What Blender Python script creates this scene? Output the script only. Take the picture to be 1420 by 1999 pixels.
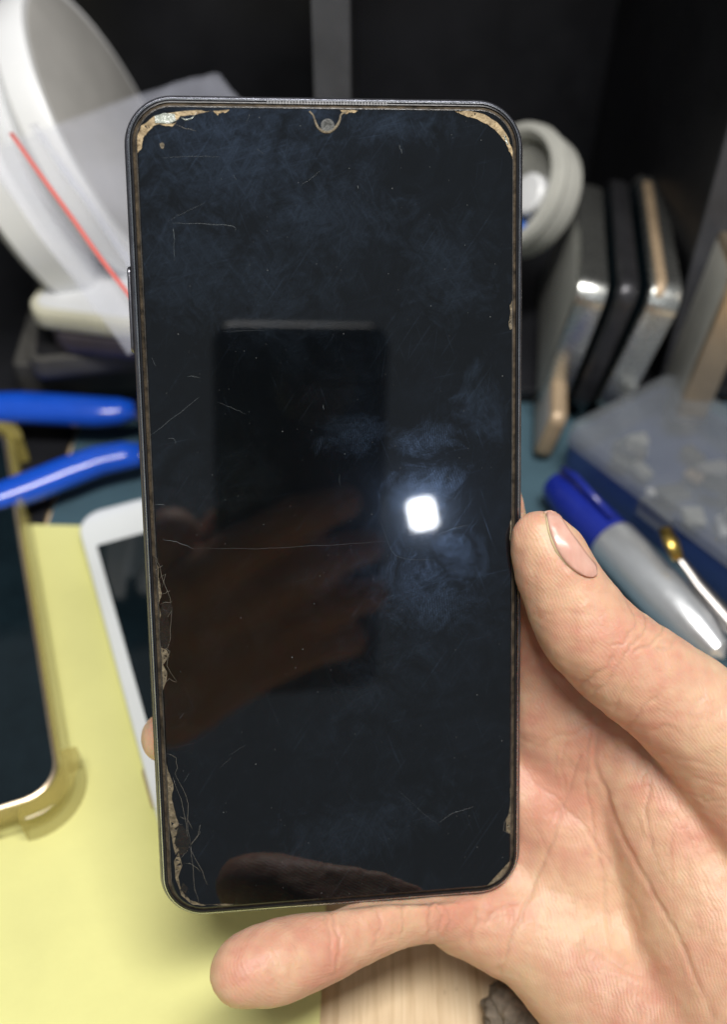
import bpy, bmesh, math, random
import numpy as np
from mathutils import Vector, Matrix, noise as mnoise
random.seed(7)
rng = np.random.default_rng(7)
for o in list(bpy.data.objects):
    bpy.data.objects.remove(o)
SC = bpy.context.scene
COL = SC.collection

# ------------------------------------------------------------------ camera
FPX, CX, CY, IMH = 1900.0, 710.0, 999.5, 1999.0
PITCH, CAMH = math.radians(45.0), 0.245
cam = bpy.data.cameras.new("camera")
cam_o = bpy.data.objects.new("camera", cam)
COL.objects.link(cam_o)
cam_o.location = (0, 0, CAMH)
cam_o.rotation_euler = (math.radians(90) - PITCH, 0, 0)
cam.sensor_fit = 'VERTICAL'
cam.sensor_height = 36.0
cam.sensor_width = 36.0
cam.lens = FPX / IMH * 36.0
cam.clip_start = 0.005
cam.clip_end = 50
cam.dof.use_dof = True
cam.dof.focus_distance = 0.190
cam.dof.aperture_fstop = cam.lens / 3.7
SC.camera = cam_o

# ------------------------------------------------------------------ light
world = bpy.data.worlds.new("World")
SC.world = world
world.use_nodes = True
bg = world.node_tree.nodes["Background"]
bg.inputs[0].default_value = (0.34, 0.365, 0.385, 1)
bg.inputs[1].default_value = 0.52


def area(name, loc, target, sx, sy, power, col):
    l = bpy.data.lights.new(name, 'AREA')
    l.shape = 'RECTANGLE'
    l.size, l.size_y = sx, sy
    l.energy = power
    l.color = col
    o = bpy.data.objects.new(name, l)
    COL.objects.link(o)
    o.location = loc
    o.rotation_euler = (Vector(target) - Vector(loc)).to_track_quat('-Z', 'Y').to_euler()
    return o


area("bench_lamp", (0.08, -0.04, 0.85), (0.0, 0.13, 0.05), 0.46, 0.14, 9.0, (1.0, 0.97, 0.93))
area("room_lamp", (0.1875, -0.3831, 0.3985), (0.0117, 0.136, 0.1085), 0.0180, 0.0215, 0.125, (0.93, 0.96, 1.0))
SC.view_settings.view_transform = 'Standard'
SC.view_settings.look = 'None'
SC.view_settings.gamma = 1.0
SC.view_settings.exposure = 0.0
SC.view_settings.use_curve_mapping = False
SC.render.engine = 'CYCLES'
SC.cycles.use_denoising = True
SC.cycles.max_bounces = 10
SC.cycles.transparent_max_bounces = 16
SC.cycles.caustics_reflective = False
SC.cycles.caustics_refractive = False
SC.cycles.sample_clamp_indirect = 6.0

# ------------------------------------------------------------------ pixel -> place
FWD = Vector((0, math.cos(PITCH), -math.sin(PITCH)))
RGT = Vector((1, 0, 0))
DWN = Vector((0, -math.sin(PITCH), -math.cos(PITCH)))
CAM = Vector((0, 0, CAMH))


def ray(px, py):
    return FWD + RGT * ((px - CX) / FPX) + DWN * ((py - CY) / FPX)


def atd(px, py, d):
    return CAM + ray(px, py) * d


def atz(px, py, z=0.0):
    r = ray(px, py)
    return CAM + r * ((z - CAMH) / r.z)


def aty(px, py, Y):
    r = ray(px, py)
    return CAM + r * (Y / r.y)


# phone pose (solved from its four outline corners), camera frame x right, y down, z forward
PR = [[0.99328, 0.0177, -0.11438], [-0.03296, 0.99057, -0.13297], [0.11095, 0.13584, 0.9845]]
PT = [-5.18e-3, 2.53e-3, 191.01e-3]


def camvec(v):
    return RGT * v[0] + DWN * v[1] + FWD * v[2]


P_U = camvec([PR[i][0] for i in range(3)])          # along the width
P_V = camvec([PR[i][1] for i in range(3)])          # down the phone
P_N = -camvec([PR[i][2] for i in range(3)])         # out of the screen, to the viewer
P_O = CAM + camvec(PT)
PHONE_M = Matrix(((P_U.x, -P_V.x, P_N.x, P_O.x), (P_U.y, -P_V.y, P_N.y, P_O.y), (P_U.z, -P_V.z, P_N.z, P_O.z), (0, 0, 0, 1)))
PHONE_I = PHONE_M.inverted()


def ph(px, py, w=0.0):
    """pixel -> phone-local point (mm) on the plane w mm in front of the screen"""
    r = ray(px, py)
    o = P_O + P_N * (w * 1e-3)
    t = (o - CAM).dot(P_N) / r.dot(P_N)
    return (PHONE_I @ (CAM + r * t)) * 1000.0


# ------------------------------------------------------------------ object helpers
def tag(o, label=None, cat=None, group=None, kind=None):
    for k, v in (("label", label), ("category", cat), ("group", group), ("kind", kind)):
        if v:
            o[k] = v
    return o


def empty(name, loc=(0, 0, 0), rot=None, label=None, cat=None, group=None):
    o = bpy.data.objects.new(name, None)
    o.empty_display_size = 0.01
    COL.objects.link(o)
    o.location = loc
    if rot is not None:
        o.rotation_euler = rot
    return tag(o, label, cat, group)


def mesh_obj(name, verts, faces, mat, parent=None, smooth=True):
    me = bpy.data.meshes.new(name)
    me.from_pydata([tuple(v) for v in verts], [], [tuple(f) for f in faces])
    me.update()
    o = bpy.data.objects.new(name, me)
    COL.objects.link(o)
    if mat:
        me.materials.append(mat)
    if parent:
        o.parent = parent
    for p in me.polygons:
        p.use_smooth = smooth
    return o


def bm_obj(name, bm, mat, parent=None, smooth=True):
    me = bpy.data.meshes.new(name)
    bmesh.ops.recalc_face_normals(bm, faces=bm.faces)
    bm.to_mesh(me)
    bm.free()
    o = bpy.data.objects.new(name, me)
    COL.objects.link(o)
    if mat:
        me.materials.append(mat)
    if parent:
        o.parent = parent
    for p in me.polygons:
        p.use_smooth = smooth
    return o


def bevel(o, w, seg=3, angle=40):
    m = o.modifiers.new("bevel", 'BEVEL')
    m.width = w
    m.segments = seg
    m.limit_method = 'ANGLE'
    m.angle_limit = math.radians(angle)
    return o


def auto_smooth(o, angle=40):
    me = o.data
    me.set_sharp_from_angle(angle=math.radians(angle))
    return o


def rrect(w, h, r, n=10):
    """rounded rectangle outline, counter-clockwise"""
    pts = []
    for cx, cy, a0 in ((w / 2 - r, h / 2 - r, 0), (-w / 2 + r, h / 2 - r, 90), (-w / 2 + r, -h / 2 + r, 180), (w / 2 - r, -h / 2 + r, 270)):
        for i in range(n + 1):
            a = math.radians(a0 + 90 * i / n)
            pts.append((cx + r * math.cos(a), cy + r * math.sin(a)))
    return pts


def loft(rings, cap0=True, cap1=True, closed=False):
    """rings: lists of equal length of points -> verts, faces"""
    n = len(rings[0])
    V = [p for r in rings for p in r]
    F = []
    m = len(rings)
    for k in range(m if closed else m - 1):
        a, b = k * n, ((k + 1) % m) * n
        for i in range(n):
            j = (i + 1) % n
            F.append((a + i, a + j, b + j, b + i))
    if cap0 and not closed:
        F.append(tuple(range(n - 1, -1, -1)))
    if cap1 and not closed:
        F.append(tuple(range((m - 1) * n, m * n)))
    return V, F


def slab(name, w, h, r, prof, mat, parent=None, S=1e-3, n=10, cap0=True, cap1=True, closed=False, ang=35):
    """a rounded slab: prof = [(inset, z)...] in mm from bottom to top"""
    rings = []
    for ins, z in prof:
        rr = max(r - ins, 0.15)
        rings.append([(x * S, y * S, z * S) for x, y in rrect(w - 2 * ins, h - 2 * ins, rr, n)])
    V, F = loft(rings, cap0, cap1, closed)
    o = mesh_obj(name, V, F, mat, parent)
    return auto_smooth(o, ang)


def tube(path, radii, n=12, cap=True, squash=None):
    """swept round section along points -> verts, faces.  squash = (axis Vector, factor)"""
    P = [Vector(p) for p in path]
    rings = []
    up = Vector((0.123, 0.31, 0.94))
    for i, p in enumerate(P):
        t = (P[min(i + 1, len(P) - 1)] - P[max(i - 1, 0)]).normalized()
        a = t.cross(up)
        a.normalize()
        b = a.cross(t)
        ring = []
        for k in range(n):
            th = 2 * math.pi * k / n
            d = a * math.cos(th) + b * math.sin(th)
            if squash:
                ax, fk = squash
                d = d - ax * d.dot(ax) * (1 - fk)
            ring.append(p + d * radii[i])
        rings.append(ring)
    return loft(rings, cap, cap)


def smooth_path(pts, m=6):
    """Catmull-Rom through points (tuples of any length)"""
    P = [np.array(p, float) for p in pts]
    P = [2 * P[0] - P[1]] + P + [2 * P[-1] - P[-2]]
    out = []
    for i in range(1, len(P) - 2):
        for k in range(m):
            t = k / m
            a, b, c, d = P[i - 1], P[i], P[i + 1], P[i + 2]
            out.append(0.5 * (2 * b + (c - a) * t + (2 * a - 5 * b + 4 * c - d) * t * t + (3 * b - a - 3 * c + d) * t ** 3))
    out.append(P[-2])
    return out


def lathe(profile, origin, axis, n=64):
    """profile [(radius, along)] around an axis -> verts, faces"""
    ax = Vector(axis).normalized()
    a = ax.cross(Vector((0, 0, 1))) if abs(ax.z) < 0.95 else ax.cross(Vector((1, 0, 0)))
    a.normalize()
    b = ax.cross(a)
    rings = []
    for r, s in profile:
        rings.append([Vector(origin) + ax * s + (a * math.cos(2 * math.pi * k / n) + b * math.sin(2 * math.pi * k / n)) * max(r, 1e-5) for k in range(n)])
    return loft(rings)


# ------------------------------------------------------------------ material helpers
def new_mat(name):
    m = bpy.data.materials.new(name)
    m.use_nodes = True
    nt = m.node_tree
    return m, nt, nt.nodes["Principled BSDF"]


def N(nt, kind, **kw):
    n = nt.nodes.new(kind)
    for k, v in kw.items():
        setattr(n, k, v)
    return n


def noise(nt, scale, detail=3, rough=0.5, dist=0.0, coord='Object', vscale=None):
    tc = N(nt, 'ShaderNodeTexCoord')
    t = N(nt, 'ShaderNodeTexNoise')
    t.inputs['Scale'].default_value = scale
    t.inputs['Detail'].default_value = detail
    t.inputs['Roughness'].default_value = rough
    t.inputs['Distortion'].default_value = dist
    if vscale:
        mp = N(nt, 'ShaderNodeMapping')
        mp.inputs['Scale'].default_value = vscale
        nt.links.new(tc.outputs[coord], mp.inputs[0])
        nt.links.new(mp.outputs[0], t.inputs['Vector'])
    else:
        nt.links.new(tc.outputs[coord], t.inputs['Vector'])
    return t


def ramp(nt, src, stops):
    r = N(nt, 'ShaderNodeValToRGB')
    e = r.color_ramp.elements
    while len(e) < len(stops):
        e.new(0.5)
    for i, (p, c) in enumerate(stops):
        e[i].position = p
        e[i].color = (*c, 1) if len(c) == 3 else c
    nt.links.new(src, r.inputs[0])
    return r


def mat(name, col, rough=0.5, metal=0.0, var=0.15, scale=60, bump=0.0, bscale=900, spec=0.5, coat=0.0, trans=0.0, alpha=1.0, col2=None):
    m, nt, b = new_mat(name)
    t = noise(nt, scale, 4, 0.6)
    c1 = [max(0, c * (1 - var)) for c in col]
    c2 = col2 or [min(1, c * (1 + var)) for c in col]
    r = ramp(nt, t.outputs[0], [(0.3, c1), (0.7, c2)])
    nt.links.new(r.outputs[0], b.inputs['Base Color'])
    t2 = noise(nt, scale * 5, 3, 0.6)
    mr = N(nt, 'ShaderNodeMapRange')
    mr.inputs['To Min'].default_value = max(0.01, rough * 0.75)
    mr.inputs['To Max'].default_value = min(1, rough * 1.3)
    nt.links.new(t2.outputs[0], mr.inputs[0])
    nt.links.new(mr.outputs[0], b.inputs['Roughness'])
    b.inputs['Metallic'].default_value = metal
    b.inputs['Specular IOR Level'].default_value = spec
    b.inputs['Coat Weight'].default_value = coat
    b.inputs['Transmission Weight'].default_value = trans
    b.inputs['Alpha'].default_value = alpha
    if bump:
        t3 = noise(nt, bscale, 3, 0.6)
        bp = N(nt, 'ShaderNodeBump')
        bp.inputs['Strength'].default_value = bump
        bp.inputs['Distance'].default_value = 0.0003
        nt.links.new(t3.outputs[0], bp.inputs['Height'])
        nt.links.new(bp.outputs[0], b.inputs['Normal'])
    return m


M = {}
M['frame'] = mat('phone_frame_metal', (0.20, 0.20, 0.225), 0.30, 0.95, 0.2, 300, 0.1, 2000)
M['bezel'] = mat('phone_bezel_plastic', (0.012, 0.012, 0.014), 0.30, 0.0, 0.2, 300, 0.1)
M['gasket'] = mat('dusty_gap', (0.040, 0.033, 0.024), 0.8, 0, 0.75, 500, 0.8, 4000, spec=0.2, col2=(0.115, 0.088, 0.058))
M['prot_edge'] = mat('protector_edge', (0.05, 0.045, 0.04), 0.25, 0, 0.5, 500, 0.3, 3000)
M['chrome'] = mat('polished_chamfer', (0.66, 0.68, 0.72), 0.26, 1.0, 0.2, 200)
M['grille'] = mat('grille_plastic', (0.16, 0.16, 0.165), 0.4, 0.2, 0.5, 900)
M['glue'] = mat('dried_brown_glue', (0.30, 0.20, 0.09), 0.55, 0, 0.55, 700, 0.8, 2500, col2=(0.52, 0.40, 0.23))
M['grime'] = mat('grey_brown_grime', (0.085, 0.066, 0.042), 0.5, 0, 0.5, 900, 0.8, 3000, col2=(0.22, 0.18, 0.115))
M['shard'] = mat('glass_shard', (0.010, 0.009, 0.008), 0.2, 0, 0.4, 600, 0.3, 1500, spec=0.8)
M['clear_shard'] = mat('pale_glass_shard', (0.30, 0.33, 0.29), 0.12, 0, 0.3, 800, 0.5, 2500, spec=0.8)
M['crack'] = mat('crack_edge', (0.20, 0.185, 0.155), 0.3, 0, 0.4, 900)
M['scratch'] = mat('scratch', (0.075, 0.088, 0.095), 0.35, 0, 0.5, 1500)


def screen_material():
    m, nt, b = new_mat('smudged_screen_glass')
    L = nt.links.new
    b.inputs['Base Color'].default_value = (0.0022, 0.0028, 0.0034, 1)
    b.inputs['Roughness'].default_value = 0.03
    b.inputs['Specular IOR Level'].default_value = 0.62

    def math_(op, a, bv=None, clamp=False):
        n = N(nt, 'ShaderNodeMath', operation=op)
        n.use_clamp = clamp
        for i, v in enumerate((a, bv)):
            if v is None:
                continue
            if isinstance(v, (int, float)):
                n.inputs[i].default_value = v
            else:
                L(v, n.inputs[i])
        return n.outputs[0]

    def band(src, lo, hi):
        n = N(nt, 'ShaderNodeMapRange')
        n.inputs['From Min'].default_value = lo
        n.inputs['From Max'].default_value = hi
        L(src, n.inputs[0])
        return n.outputs[0]

    tc = N(nt, 'ShaderNodeTexCoord')
    big = noise(nt, 22, 4, 0.6, 0.6).outputs[0]
    mid = noise(nt, 90, 5, 0.65, 1.2).outputs[0]
    fine = noise(nt, 1500, 3, 0.7, 1.5).outputs[0]
    mid2 = noise(nt, 130, 5, 0.7, 2.0).outputs[0]
    cloud = math_('MULTIPLY', band(big, 0.42, 0.66), band(mid, 0.38, 0.68))
    # wiped streaks
    streak = math_('ADD', 0.0, 0.0)
    for ang, sc, th in ((35, (1600, 40, 1), 0.63), (-20, (1900, 55, 1), 0.65), (80, (2200, 60, 1), 0.655), (8, (2400, 45, 1), 0.66)):
        mp0 = N(nt, 'ShaderNodeMapping')
        mp0.inputs['Rotation'].default_value = (0, 0, math.radians(ang))
        L(tc.outputs['Object'], mp0.inputs[0])
        mp = N(nt, 'ShaderNodeMapping')
        mp.inputs['Scale'].default_value = sc
        L(mp0.outputs[0], mp.inputs[0])
        t = N(nt, 'ShaderNodeTexNoise')
        t.inputs['Scale'].default_value = 1.0
        t.inputs['Detail'].default_value = 2
        L(mp.outputs[0], t.inputs['Vector'])
        streak = math_('ADD', streak, band(t.outputs[0], th, th + 0.1))
    streak = math_('MULTIPLY', streak, band(mid, 0.4, 0.7))
    # finger prints: ridged patches with places of their own
    sep = N(nt, 'ShaderNodeSeparateXYZ')
    L(tc.outputs['Object'], sep.inputs[0])
    prints = None
    for (px, py), (rx, ry), rot, sc in FINGERPRINTS:
        c = ph(px, py) * 1e-3
        mp = N(nt, 'ShaderNodeMapping', vector_type='TEXTURE')
        mp.inputs['Location'].default_value = (c.x, c.y, 0)
        mp.inputs['Rotation'].default_value = (0, 0, math.radians(rot))
        mp.inputs['Scale'].default_value = (rx * 1e-3, ry * 1e-3, 1)
        L(tc.outputs['Object'], mp.inputs[0])
        ln = N(nt, 'ShaderNodeVectorMath', operation='LENGTH')
        s2 = N(nt, 'ShaderNodeVectorMath', operation='MULTIPLY')
        s2.inputs[1].default_value = (1, 1, 0)
        L(mp.outputs[0], s2.inputs[0])
        L(s2.outputs[0], ln.inputs[0])
        edge = math_('ADD', ln.outputs['Value'], math_('MULTIPLY', math_('SUBTRACT', mid2, 0.5), 3.2))
        msk = math_('MULTIPLY', band(edge, 1.05, 0.2), math_('ADD', 0.2, fine))
        wv = N(nt, 'ShaderNodeTexWave', wave_type='BANDS', bands_direction='X')
        wv.inputs['Scale'].default_value = sc
        wv.inputs['Distortion'].default_value = 3.5
        wv.inputs['Detail'].default_value = 2
        wv.inputs['Detail Scale'].default_value = 2.2
        L(mp.outputs[0], wv.inputs['Vector'])
        v = math_('MULTIPLY', msk, math_('ADD', 0.3, math_('MULTIPLY', band(wv.outputs[0], 0.3, 0.8), 0.8))) if sc < 8 else math_('MULTIPLY', msk, 0.62)
        prints = v if prints is None else math_('MAXIMUM', prints, v)
    wipe = None
    for ang in (28, -35, 70):
        mp0 = N(nt, 'ShaderNodeMapping')
        mp0.inputs['Rotation'].default_value = (0, 0, math.radians(ang))
        L(tc.outputs['Object'], mp0.inputs[0])
        mp = N(nt, 'ShaderNodeMapping')
        mp.inputs['Scale'].default_value = (900, 90, 1)
        L(mp0.outputs[0], mp.inputs[0])
        t = N(nt, 'ShaderNodeTexNoise')
        t.inputs['Scale'].default_value = 1.0
        t.inputs['Detail'].default_value = 4
        t.inputs['Roughness'].default_value = 0.7
        t.inputs['Distortion'].default_value = 1.3
        L(mp.outputs[0], t.inputs['Vector'])
        w_ = band(t.outputs[0], 0.45, 0.75)
        wipe = w_ if wipe is None else math_('MAXIMUM', wipe, w_)
    film = math_('MULTIPLY', math_('ADD', math_('MULTIPLY', cloud, 0.6), math_('MULTIPLY', prints, 1.25)), math_('ADD', 0.38, math_('MULTIPLY', wipe, 1.0)))
    film = math_('ADD', film, math_('MULTIPLY', streak, 0.6))
    # specks of dust
    specks = None
    for sc, th, keep in ((420, 0.055, 0.72), (1100, 0.085, 0.86), (230, 0.028, 0.6)):
        v = N(nt, 'ShaderNodeTexVoronoi')
        v.inputs['Scale'].default_value = sc
        L(tc.outputs['Object'], v.inputs['Vector'])
        sp = N(nt, 'ShaderNodeSeparateColor')
        L(v.outputs['Color'], sp.inputs[0])
        d = math_('MULTIPLY', band(v.outputs['Distance'], th, th * 0.5), math_('GREATER_THAN', sp.outputs[0], keep))
        d = math_('MULTIPLY', d, sp.outputs[1])
        specks = d if specks is None else math_('MAXIMUM', specks, d)
    gl = N(nt, 'ShaderNodeBsdfGlossy')
    gl.inputs['Color'].default_value = (0.36, 0.56, 1.0, 1)
    gl.inputs['Roughness'].default_value = 0.21
    df = N(nt, 'ShaderNodeBsdfDiffuse')
    df.inputs['Color'].default_value = (0.30, 0.41, 0.45, 1)
    ds = N(nt, 'ShaderNodeBsdfDiffuse')
    ds.inputs['Color'].default_value = (0.5, 0.52, 0.52, 1)
    m1 = N(nt, 'ShaderNodeMixShader')
    L(math_('ADD', math_('MULTIPLY', film, 0.075), 0.004, True), m1.inputs[0])
    L(b.outputs[0], m1.inputs[1])
    L(gl.outputs[0], m1.inputs[2])
    g2 = N(nt, 'ShaderNodeBsdfGlossy')
    g2.inputs['Color'].default_value = (0.5, 0.68, 1.0, 1)
    g2.inputs['Roughness'].default_value = 0.12
    m0_ = N(nt, 'ShaderNodeMixShader')
    m0_.inputs[0].default_value = 0.009
    L(m1.outputs[0], m0_.inputs[1])
    L(g2.outputs[0], m0_.inputs[2])
    m2 = N(nt, 'ShaderNodeMixShader')
    L(math_('MULTIPLY', film, 0.016, True), m2.inputs[0])
    L(m0_.outputs[0], m2.inputs[1])
    L(df.outputs[0], m2.inputs[2])
    m3 = N(nt, 'ShaderNodeMixShader')
    L(math_('MULTIPLY', specks, 0.35, True), m3.inputs[0])
    L(m2.outputs[0], m3.inputs[1])
    L(ds.outputs[0], m3.inputs[2])
    L(m3.outputs[0], nt.nodes['Material Output'].inputs['Surface'])
    return m


FINGERPRINTS = [((850, 850), (7, 4), 5, 5.0), ((800, 860), (3, 5), 80, 4.0), ((905, 1090), (5, 7), 40, 4.0), ((800, 1150), (6, 9), -10, 5.0), ((845, 1120), (3, 3.5), 20, 3.0), ((940, 800), (5, 7), 30, 4.0), ((690, 850), (8, 4), 5, 6.0),
                ((830, 960), (8, 6), 20, 5.0), ((930, 720), (1.6, 4), -30, 3.0), ((440, 300), (20, 12), 15, 9.0), ((780, 245), (10, 4), 0, 9.0), ((380, 520), (12, 13), 30, 9.0), ((520, 560), (12, 9), -30, 9.0), ((880, 530), (9, 12), 25, 9.0), ((640, 420), (12, 10), 0, 9.0), ((700, 1620), (20, 7), 10, 9.0), ((860, 1190), (8, 5), 5, 5.0)]
M['screen'] = screen_material()

# ------------------------------------------------------------------ desk, shelf
def wood_mat():
    m, nt, b = new_mat('pale_wood_desk')
    g = noise(nt, 1.0, 5, 0.6, 0.4, vscale=(420, 14, 1))
    f = noise(nt, 1.0, 3, 0.6, 0.0, vscale=(1500, 60, 1))
    mx = N(nt, 'ShaderNodeMix', data_type='FLOAT')
    mx.inputs[0].default_value = 0.35
    nt.links.new(g.outputs[0], mx.inputs[2])
    nt.links.new(f.outputs[0], mx.inputs[3])
    r = ramp(nt, mx.outputs[0], [(0.32, (0.47, 0.325, 0.175)), (0.5, (0.66, 0.50, 0.31)), (0.72, (0.76, 0.61, 0.41))])
    sp = noise(nt, 330, 2, 0.5, vscale=(1, 0.35, 1))
    rs = ramp(nt, sp.outputs[0], [(0.70, (1, 1, 1)), (0.76, (0.35, 0.26, 0.2))])
    mm = N(nt, 'ShaderNodeMix', data_type='RGBA', blend_type='MULTIPLY')
    mm.inputs[0].default_value = 0.8
    nt.links.new(r.outputs[0], mm.inputs[6])
    nt.links.new(rs.outputs[0], mm.inputs[7])
    nt.links.new(mm.outputs[2], b.inputs['Base Color'])
    b.inputs['Roughness'].default_value = 0.45
    bp = N(nt, 'ShaderNodeBump')
    bp.inputs['Strength'].default_value = 0.25
    bp.inputs['Distance'].default_value = 0.0002
    nt.links.new(f.outputs[0], bp.inputs['Height'])
    nt.links.new(bp.outputs[0], b.inputs['Normal'])
    return m


M['wood'] = wood_mat()
M['black_board'] = mat('black_laminate', (0.012, 0.0125, 0.015), 0.42, 0, 0.35, 25, 0.15, 600, spec=0.35)
M['board_edge'] = mat('lit_grey_board_edge', (0.05, 0.052, 0.060), 0.6, 0, 0.3, 50, 0.2, 600)  # light on the dividers' front edges is put into this paler grey
M['teal_mat'] = mat('teal_rubber_mat', (0.055, 0.105, 0.135), 0.6, 0, 0.15, 40, 0.2, 900, spec=0.3)
M['yellow_paper'] = mat('yellow_paper', (0.73, 0.715, 0.30), 0.8, 0, 0.06, 22, 0.4, 500, spec=0.2)


def box(name, x0, x1, y0, y1, z0, z1, m, parent=None, bev=0.0008):
    V = [(x, y, z) for z in (z0, z1) for x, y in ((x0, y0), (x1, y0), (x1, y1), (x0, y1))]
    F = [(3, 2, 1, 0), (4, 5, 6, 7), (0, 1, 5, 4), (1, 2, 6, 5), (2, 3, 7, 6), (3, 0, 4, 7)]
    o = mesh_obj(name, V, F, m, parent, False)
    if bev:
        bevel(o, bev, 2)
    return o


desk = tag(box('desk', -0.55, 0.55, -0.28, 0.62, -0.03, 0.0, M['wood']), 'pale wooden desk top under everything', 'desk', kind='structure')
YF, YB = 0.3025, 0.474
shelf = empty('pigeonhole_shelf', (0, YF, 0), None, 'black pigeonhole shelf unit at the back of the desk', 'shelf')
def sbox(name, x0, x1, y0, y1, z0, z1, m):
    o = box(name, x0, x1, y0 - YF, y1 - YF, z0, z1, m, shelf, 0.0006)
    return o
sbox('shelf_floor', -0.34, 0.34, YF + 0.0012, YB, 0.004, 0.009, M['black_board'])
sbox('back_panel', -0.34, 0.34, YB, YB + 0.01, 0.0, 0.235, M['black_board'])
for x0, x1 in ((-0.0153, -0.0038), (0.115, 0.1265), (-0.34, -0.329), (0.329, 0.34)):
    d = sbox('divider', x0, x1, YF + 0.0012, YB - 0.0005, 0.0095, 0.235, M['black_board'])
    e = box('edge_band', x0 + 0.0001, x1 - 0.0001, -0.0003, 0.0011, 0.0095, 0.235, M['board_edge'], d, 0.0003)
sbox('unseen_shade_top', -0.34, 0.34, YF + 0.085, YB + 0.01, 0.2355, 0.247, M['black_board'])  # out-of-frame board added to shade the compartments, set back so the spool stays lit

# teal mat and yellow paper
def sheet(name, corners, z, th, m, nx=24, ny=24, amp=0.0, seed=0):
    c = [Vector(p) for p in corners]
    V, F = [], []
    for s in (1, 0):
        for j in range(ny + 1):
            for i in range(nx + 1):
                u, v = i / nx, j / ny
                p = (c[0] * (1 - u) + c[1] * u) * (1 - v) + (c[3] * (1 - u) + c[2] * u) * v
                dz = amp * (mnoise.noise(Vector((p.x * 18 + seed, p.y * 18, seed))) + 0.6)
                V.append((p.x, p.y, z + max(dz, 0) + (th if s else 0)))
    n1 = (nx + 1) * (ny + 1)
    for j in range(ny):
        for i in range(nx):
            a = j * (nx + 1) + i
            F.append((a, a + 1, a + nx + 2, a + nx + 1))
            F.append((n1 + a, n1 + a + nx + 1, n1 + a + nx + 2, n1 + a + 1))
    bd = [i for i in range(nx)] + [nx + j * (nx + 1) for j in range(ny)] + [ny * (nx + 1) + i for i in range(nx, 0, -1)] + [j * (nx + 1) for j in range(ny, 0, -1)]
    for k in range(len(bd)):
        a, b = bd[k], bd[(k + 1) % len(bd)]
        F.append((b, a, n1 + a, n1 + b))
    o = mesh_obj(name, V, F, m)
    return auto_smooth(o, 40)


m0 = atz(1150, 1420)
xl = atz(120, 960).x
tag(sheet('work_mat', [(xl, m0.y, 0), (0.26, m0.y, 0), (0.26, 0.3035, 0), (xl, 0.3035, 0)], 0.0005, 0.0022, M['teal_mat']), 'teal rubber work mat under the pen and clear box', 'mat')
tag(sheet('dark_sheet', [(-0.33, m0.y, 0), (xl - 0.002, m0.y, 0), (xl - 0.002, 0.3035, 0), (-0.33, 0.3035, 0)], 0.0005, 0.0022, M['black_board']), 'black sheet added under the blue grips of the pliers for the dark area there', 'mat')  # sheet added to make the ground under the pliers dark
pr, pt = atz(610, 1940, 0.003), atz(300, 1023, 0.003)
tag(sheet('yellow_paper', [(-0.30, -0.12, 0), (pr.x - 0.003, -0.12, 0), (pr.x + 0.006, pt.y - 0.004, 0), (-0.30, pt.y + 0.004, 0)], 0.0031, 0.0003, M['yellow_paper'], amp=0.0006), 'sheet of pale yellow paper lying on the desk', 'paper')

# ------------------------------------------------------------------ the phone held in the hand
phone = empty('smartphone', (0, 0, 0), None, 'black smartphone with chipped scratched screen protector held in the hand', 'phone')
phone.matrix_world = PHONE_M
PW, PH_, PRAD = 75.5, 161.3, 9.1
slab('back_cover', PW, PH_, PRAD, [(2.6, -8.5), (1.3, -8.3), (0.5, -7.5), (0.22, -6.6)], M['bezel'], phone, n=14)
slab('frame', PW, PH_, PRAD, [(0.24, -6.6), (0.05, -6.0), (0.0, -4.6), (0.0, -3.0), (0.10, -2.2), (0.35, -1.6), (0.62, -1.35), (0.75, -1.40), (0.9, -1.9), (0.9, -3.0), (2, -6)], M['frame'], phone, n=14, closed=True, ang=60)
slab('polished_rim', PW, PH_, PRAD, [(0.76, -1.75), (0.78, -1.20), (0.92, -0.92), (1.10, -0.86), (1.19, -1.75)], M['chrome'], phone, n=14, closed=True, ang=60)
slab('bezel_lip', PW, PH_, PRAD, [(1.2, -2.2), (1.22, -0.95), (1.38, -0.72), (1.62, -0.70), (1.72, -1.0), (1.8, -2.2)], M['bezel'], phone, n=14, closed=True, ang=60)
slab('dusty_gap', PW, PH_, PRAD, [(1.7, -2.2), (1.7, -1.05), (2.3, -0.75), (2.75, -0.42), (2.75, -2.0)], M['gasket'], phone, n=14, closed=True)
scr = slab('screen', PW, PH_, PRAD, [(2.62, -0.9), (2.62, -0.25), (2.68, -0.06), (2.80, 0.0)], M['screen'], phone, n=14, ang=12)
slab('protector_edge', PW, PH_, PRAD, [(2.30, -0.62), (2.36, -0.36), (2.55, -0.30), (2.615, -0.62)], M['prot_edge'], phone, n=14, closed=True)
# earpiece slit with ridges
e0, e1 = ph(520, 204, -1), ph(757, 206, -1)
yg = PH_ / 2 - 1.42
V, F = [], []
for k in range(40):
    x = e0.x + (e1.x - e0.x) * (k + 0.5) / 40
    b0 = len(V)
    for dz in (-1.2, -0.66):
        for dx, dy in ((-0.15, -0.30), (0.15, -0.30), (0.15, 0.30), (-0.15, 0.30)):
            V.append(((x + dx) * 1e-3, (yg + dy) * 1e-3, dz * 1e-3))
    F += [(b0 + 4, b0 + 5, b0 + 6, b0 + 7), (b0, b0 + 1, b0 + 5, b0 + 4), (b0 + 1, b0 + 2, b0 + 6, b0 + 5), (b0 + 2, b0 + 3, b0 + 7, b0 + 6), (b0 + 3, b0, b0 + 4, b0 + 7)]
tag(mesh_obj('earpiece_grille', V, F, M['grille'], phone, False), 'fine ridged earpiece slit along the top edge', kind='stuff')
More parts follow.
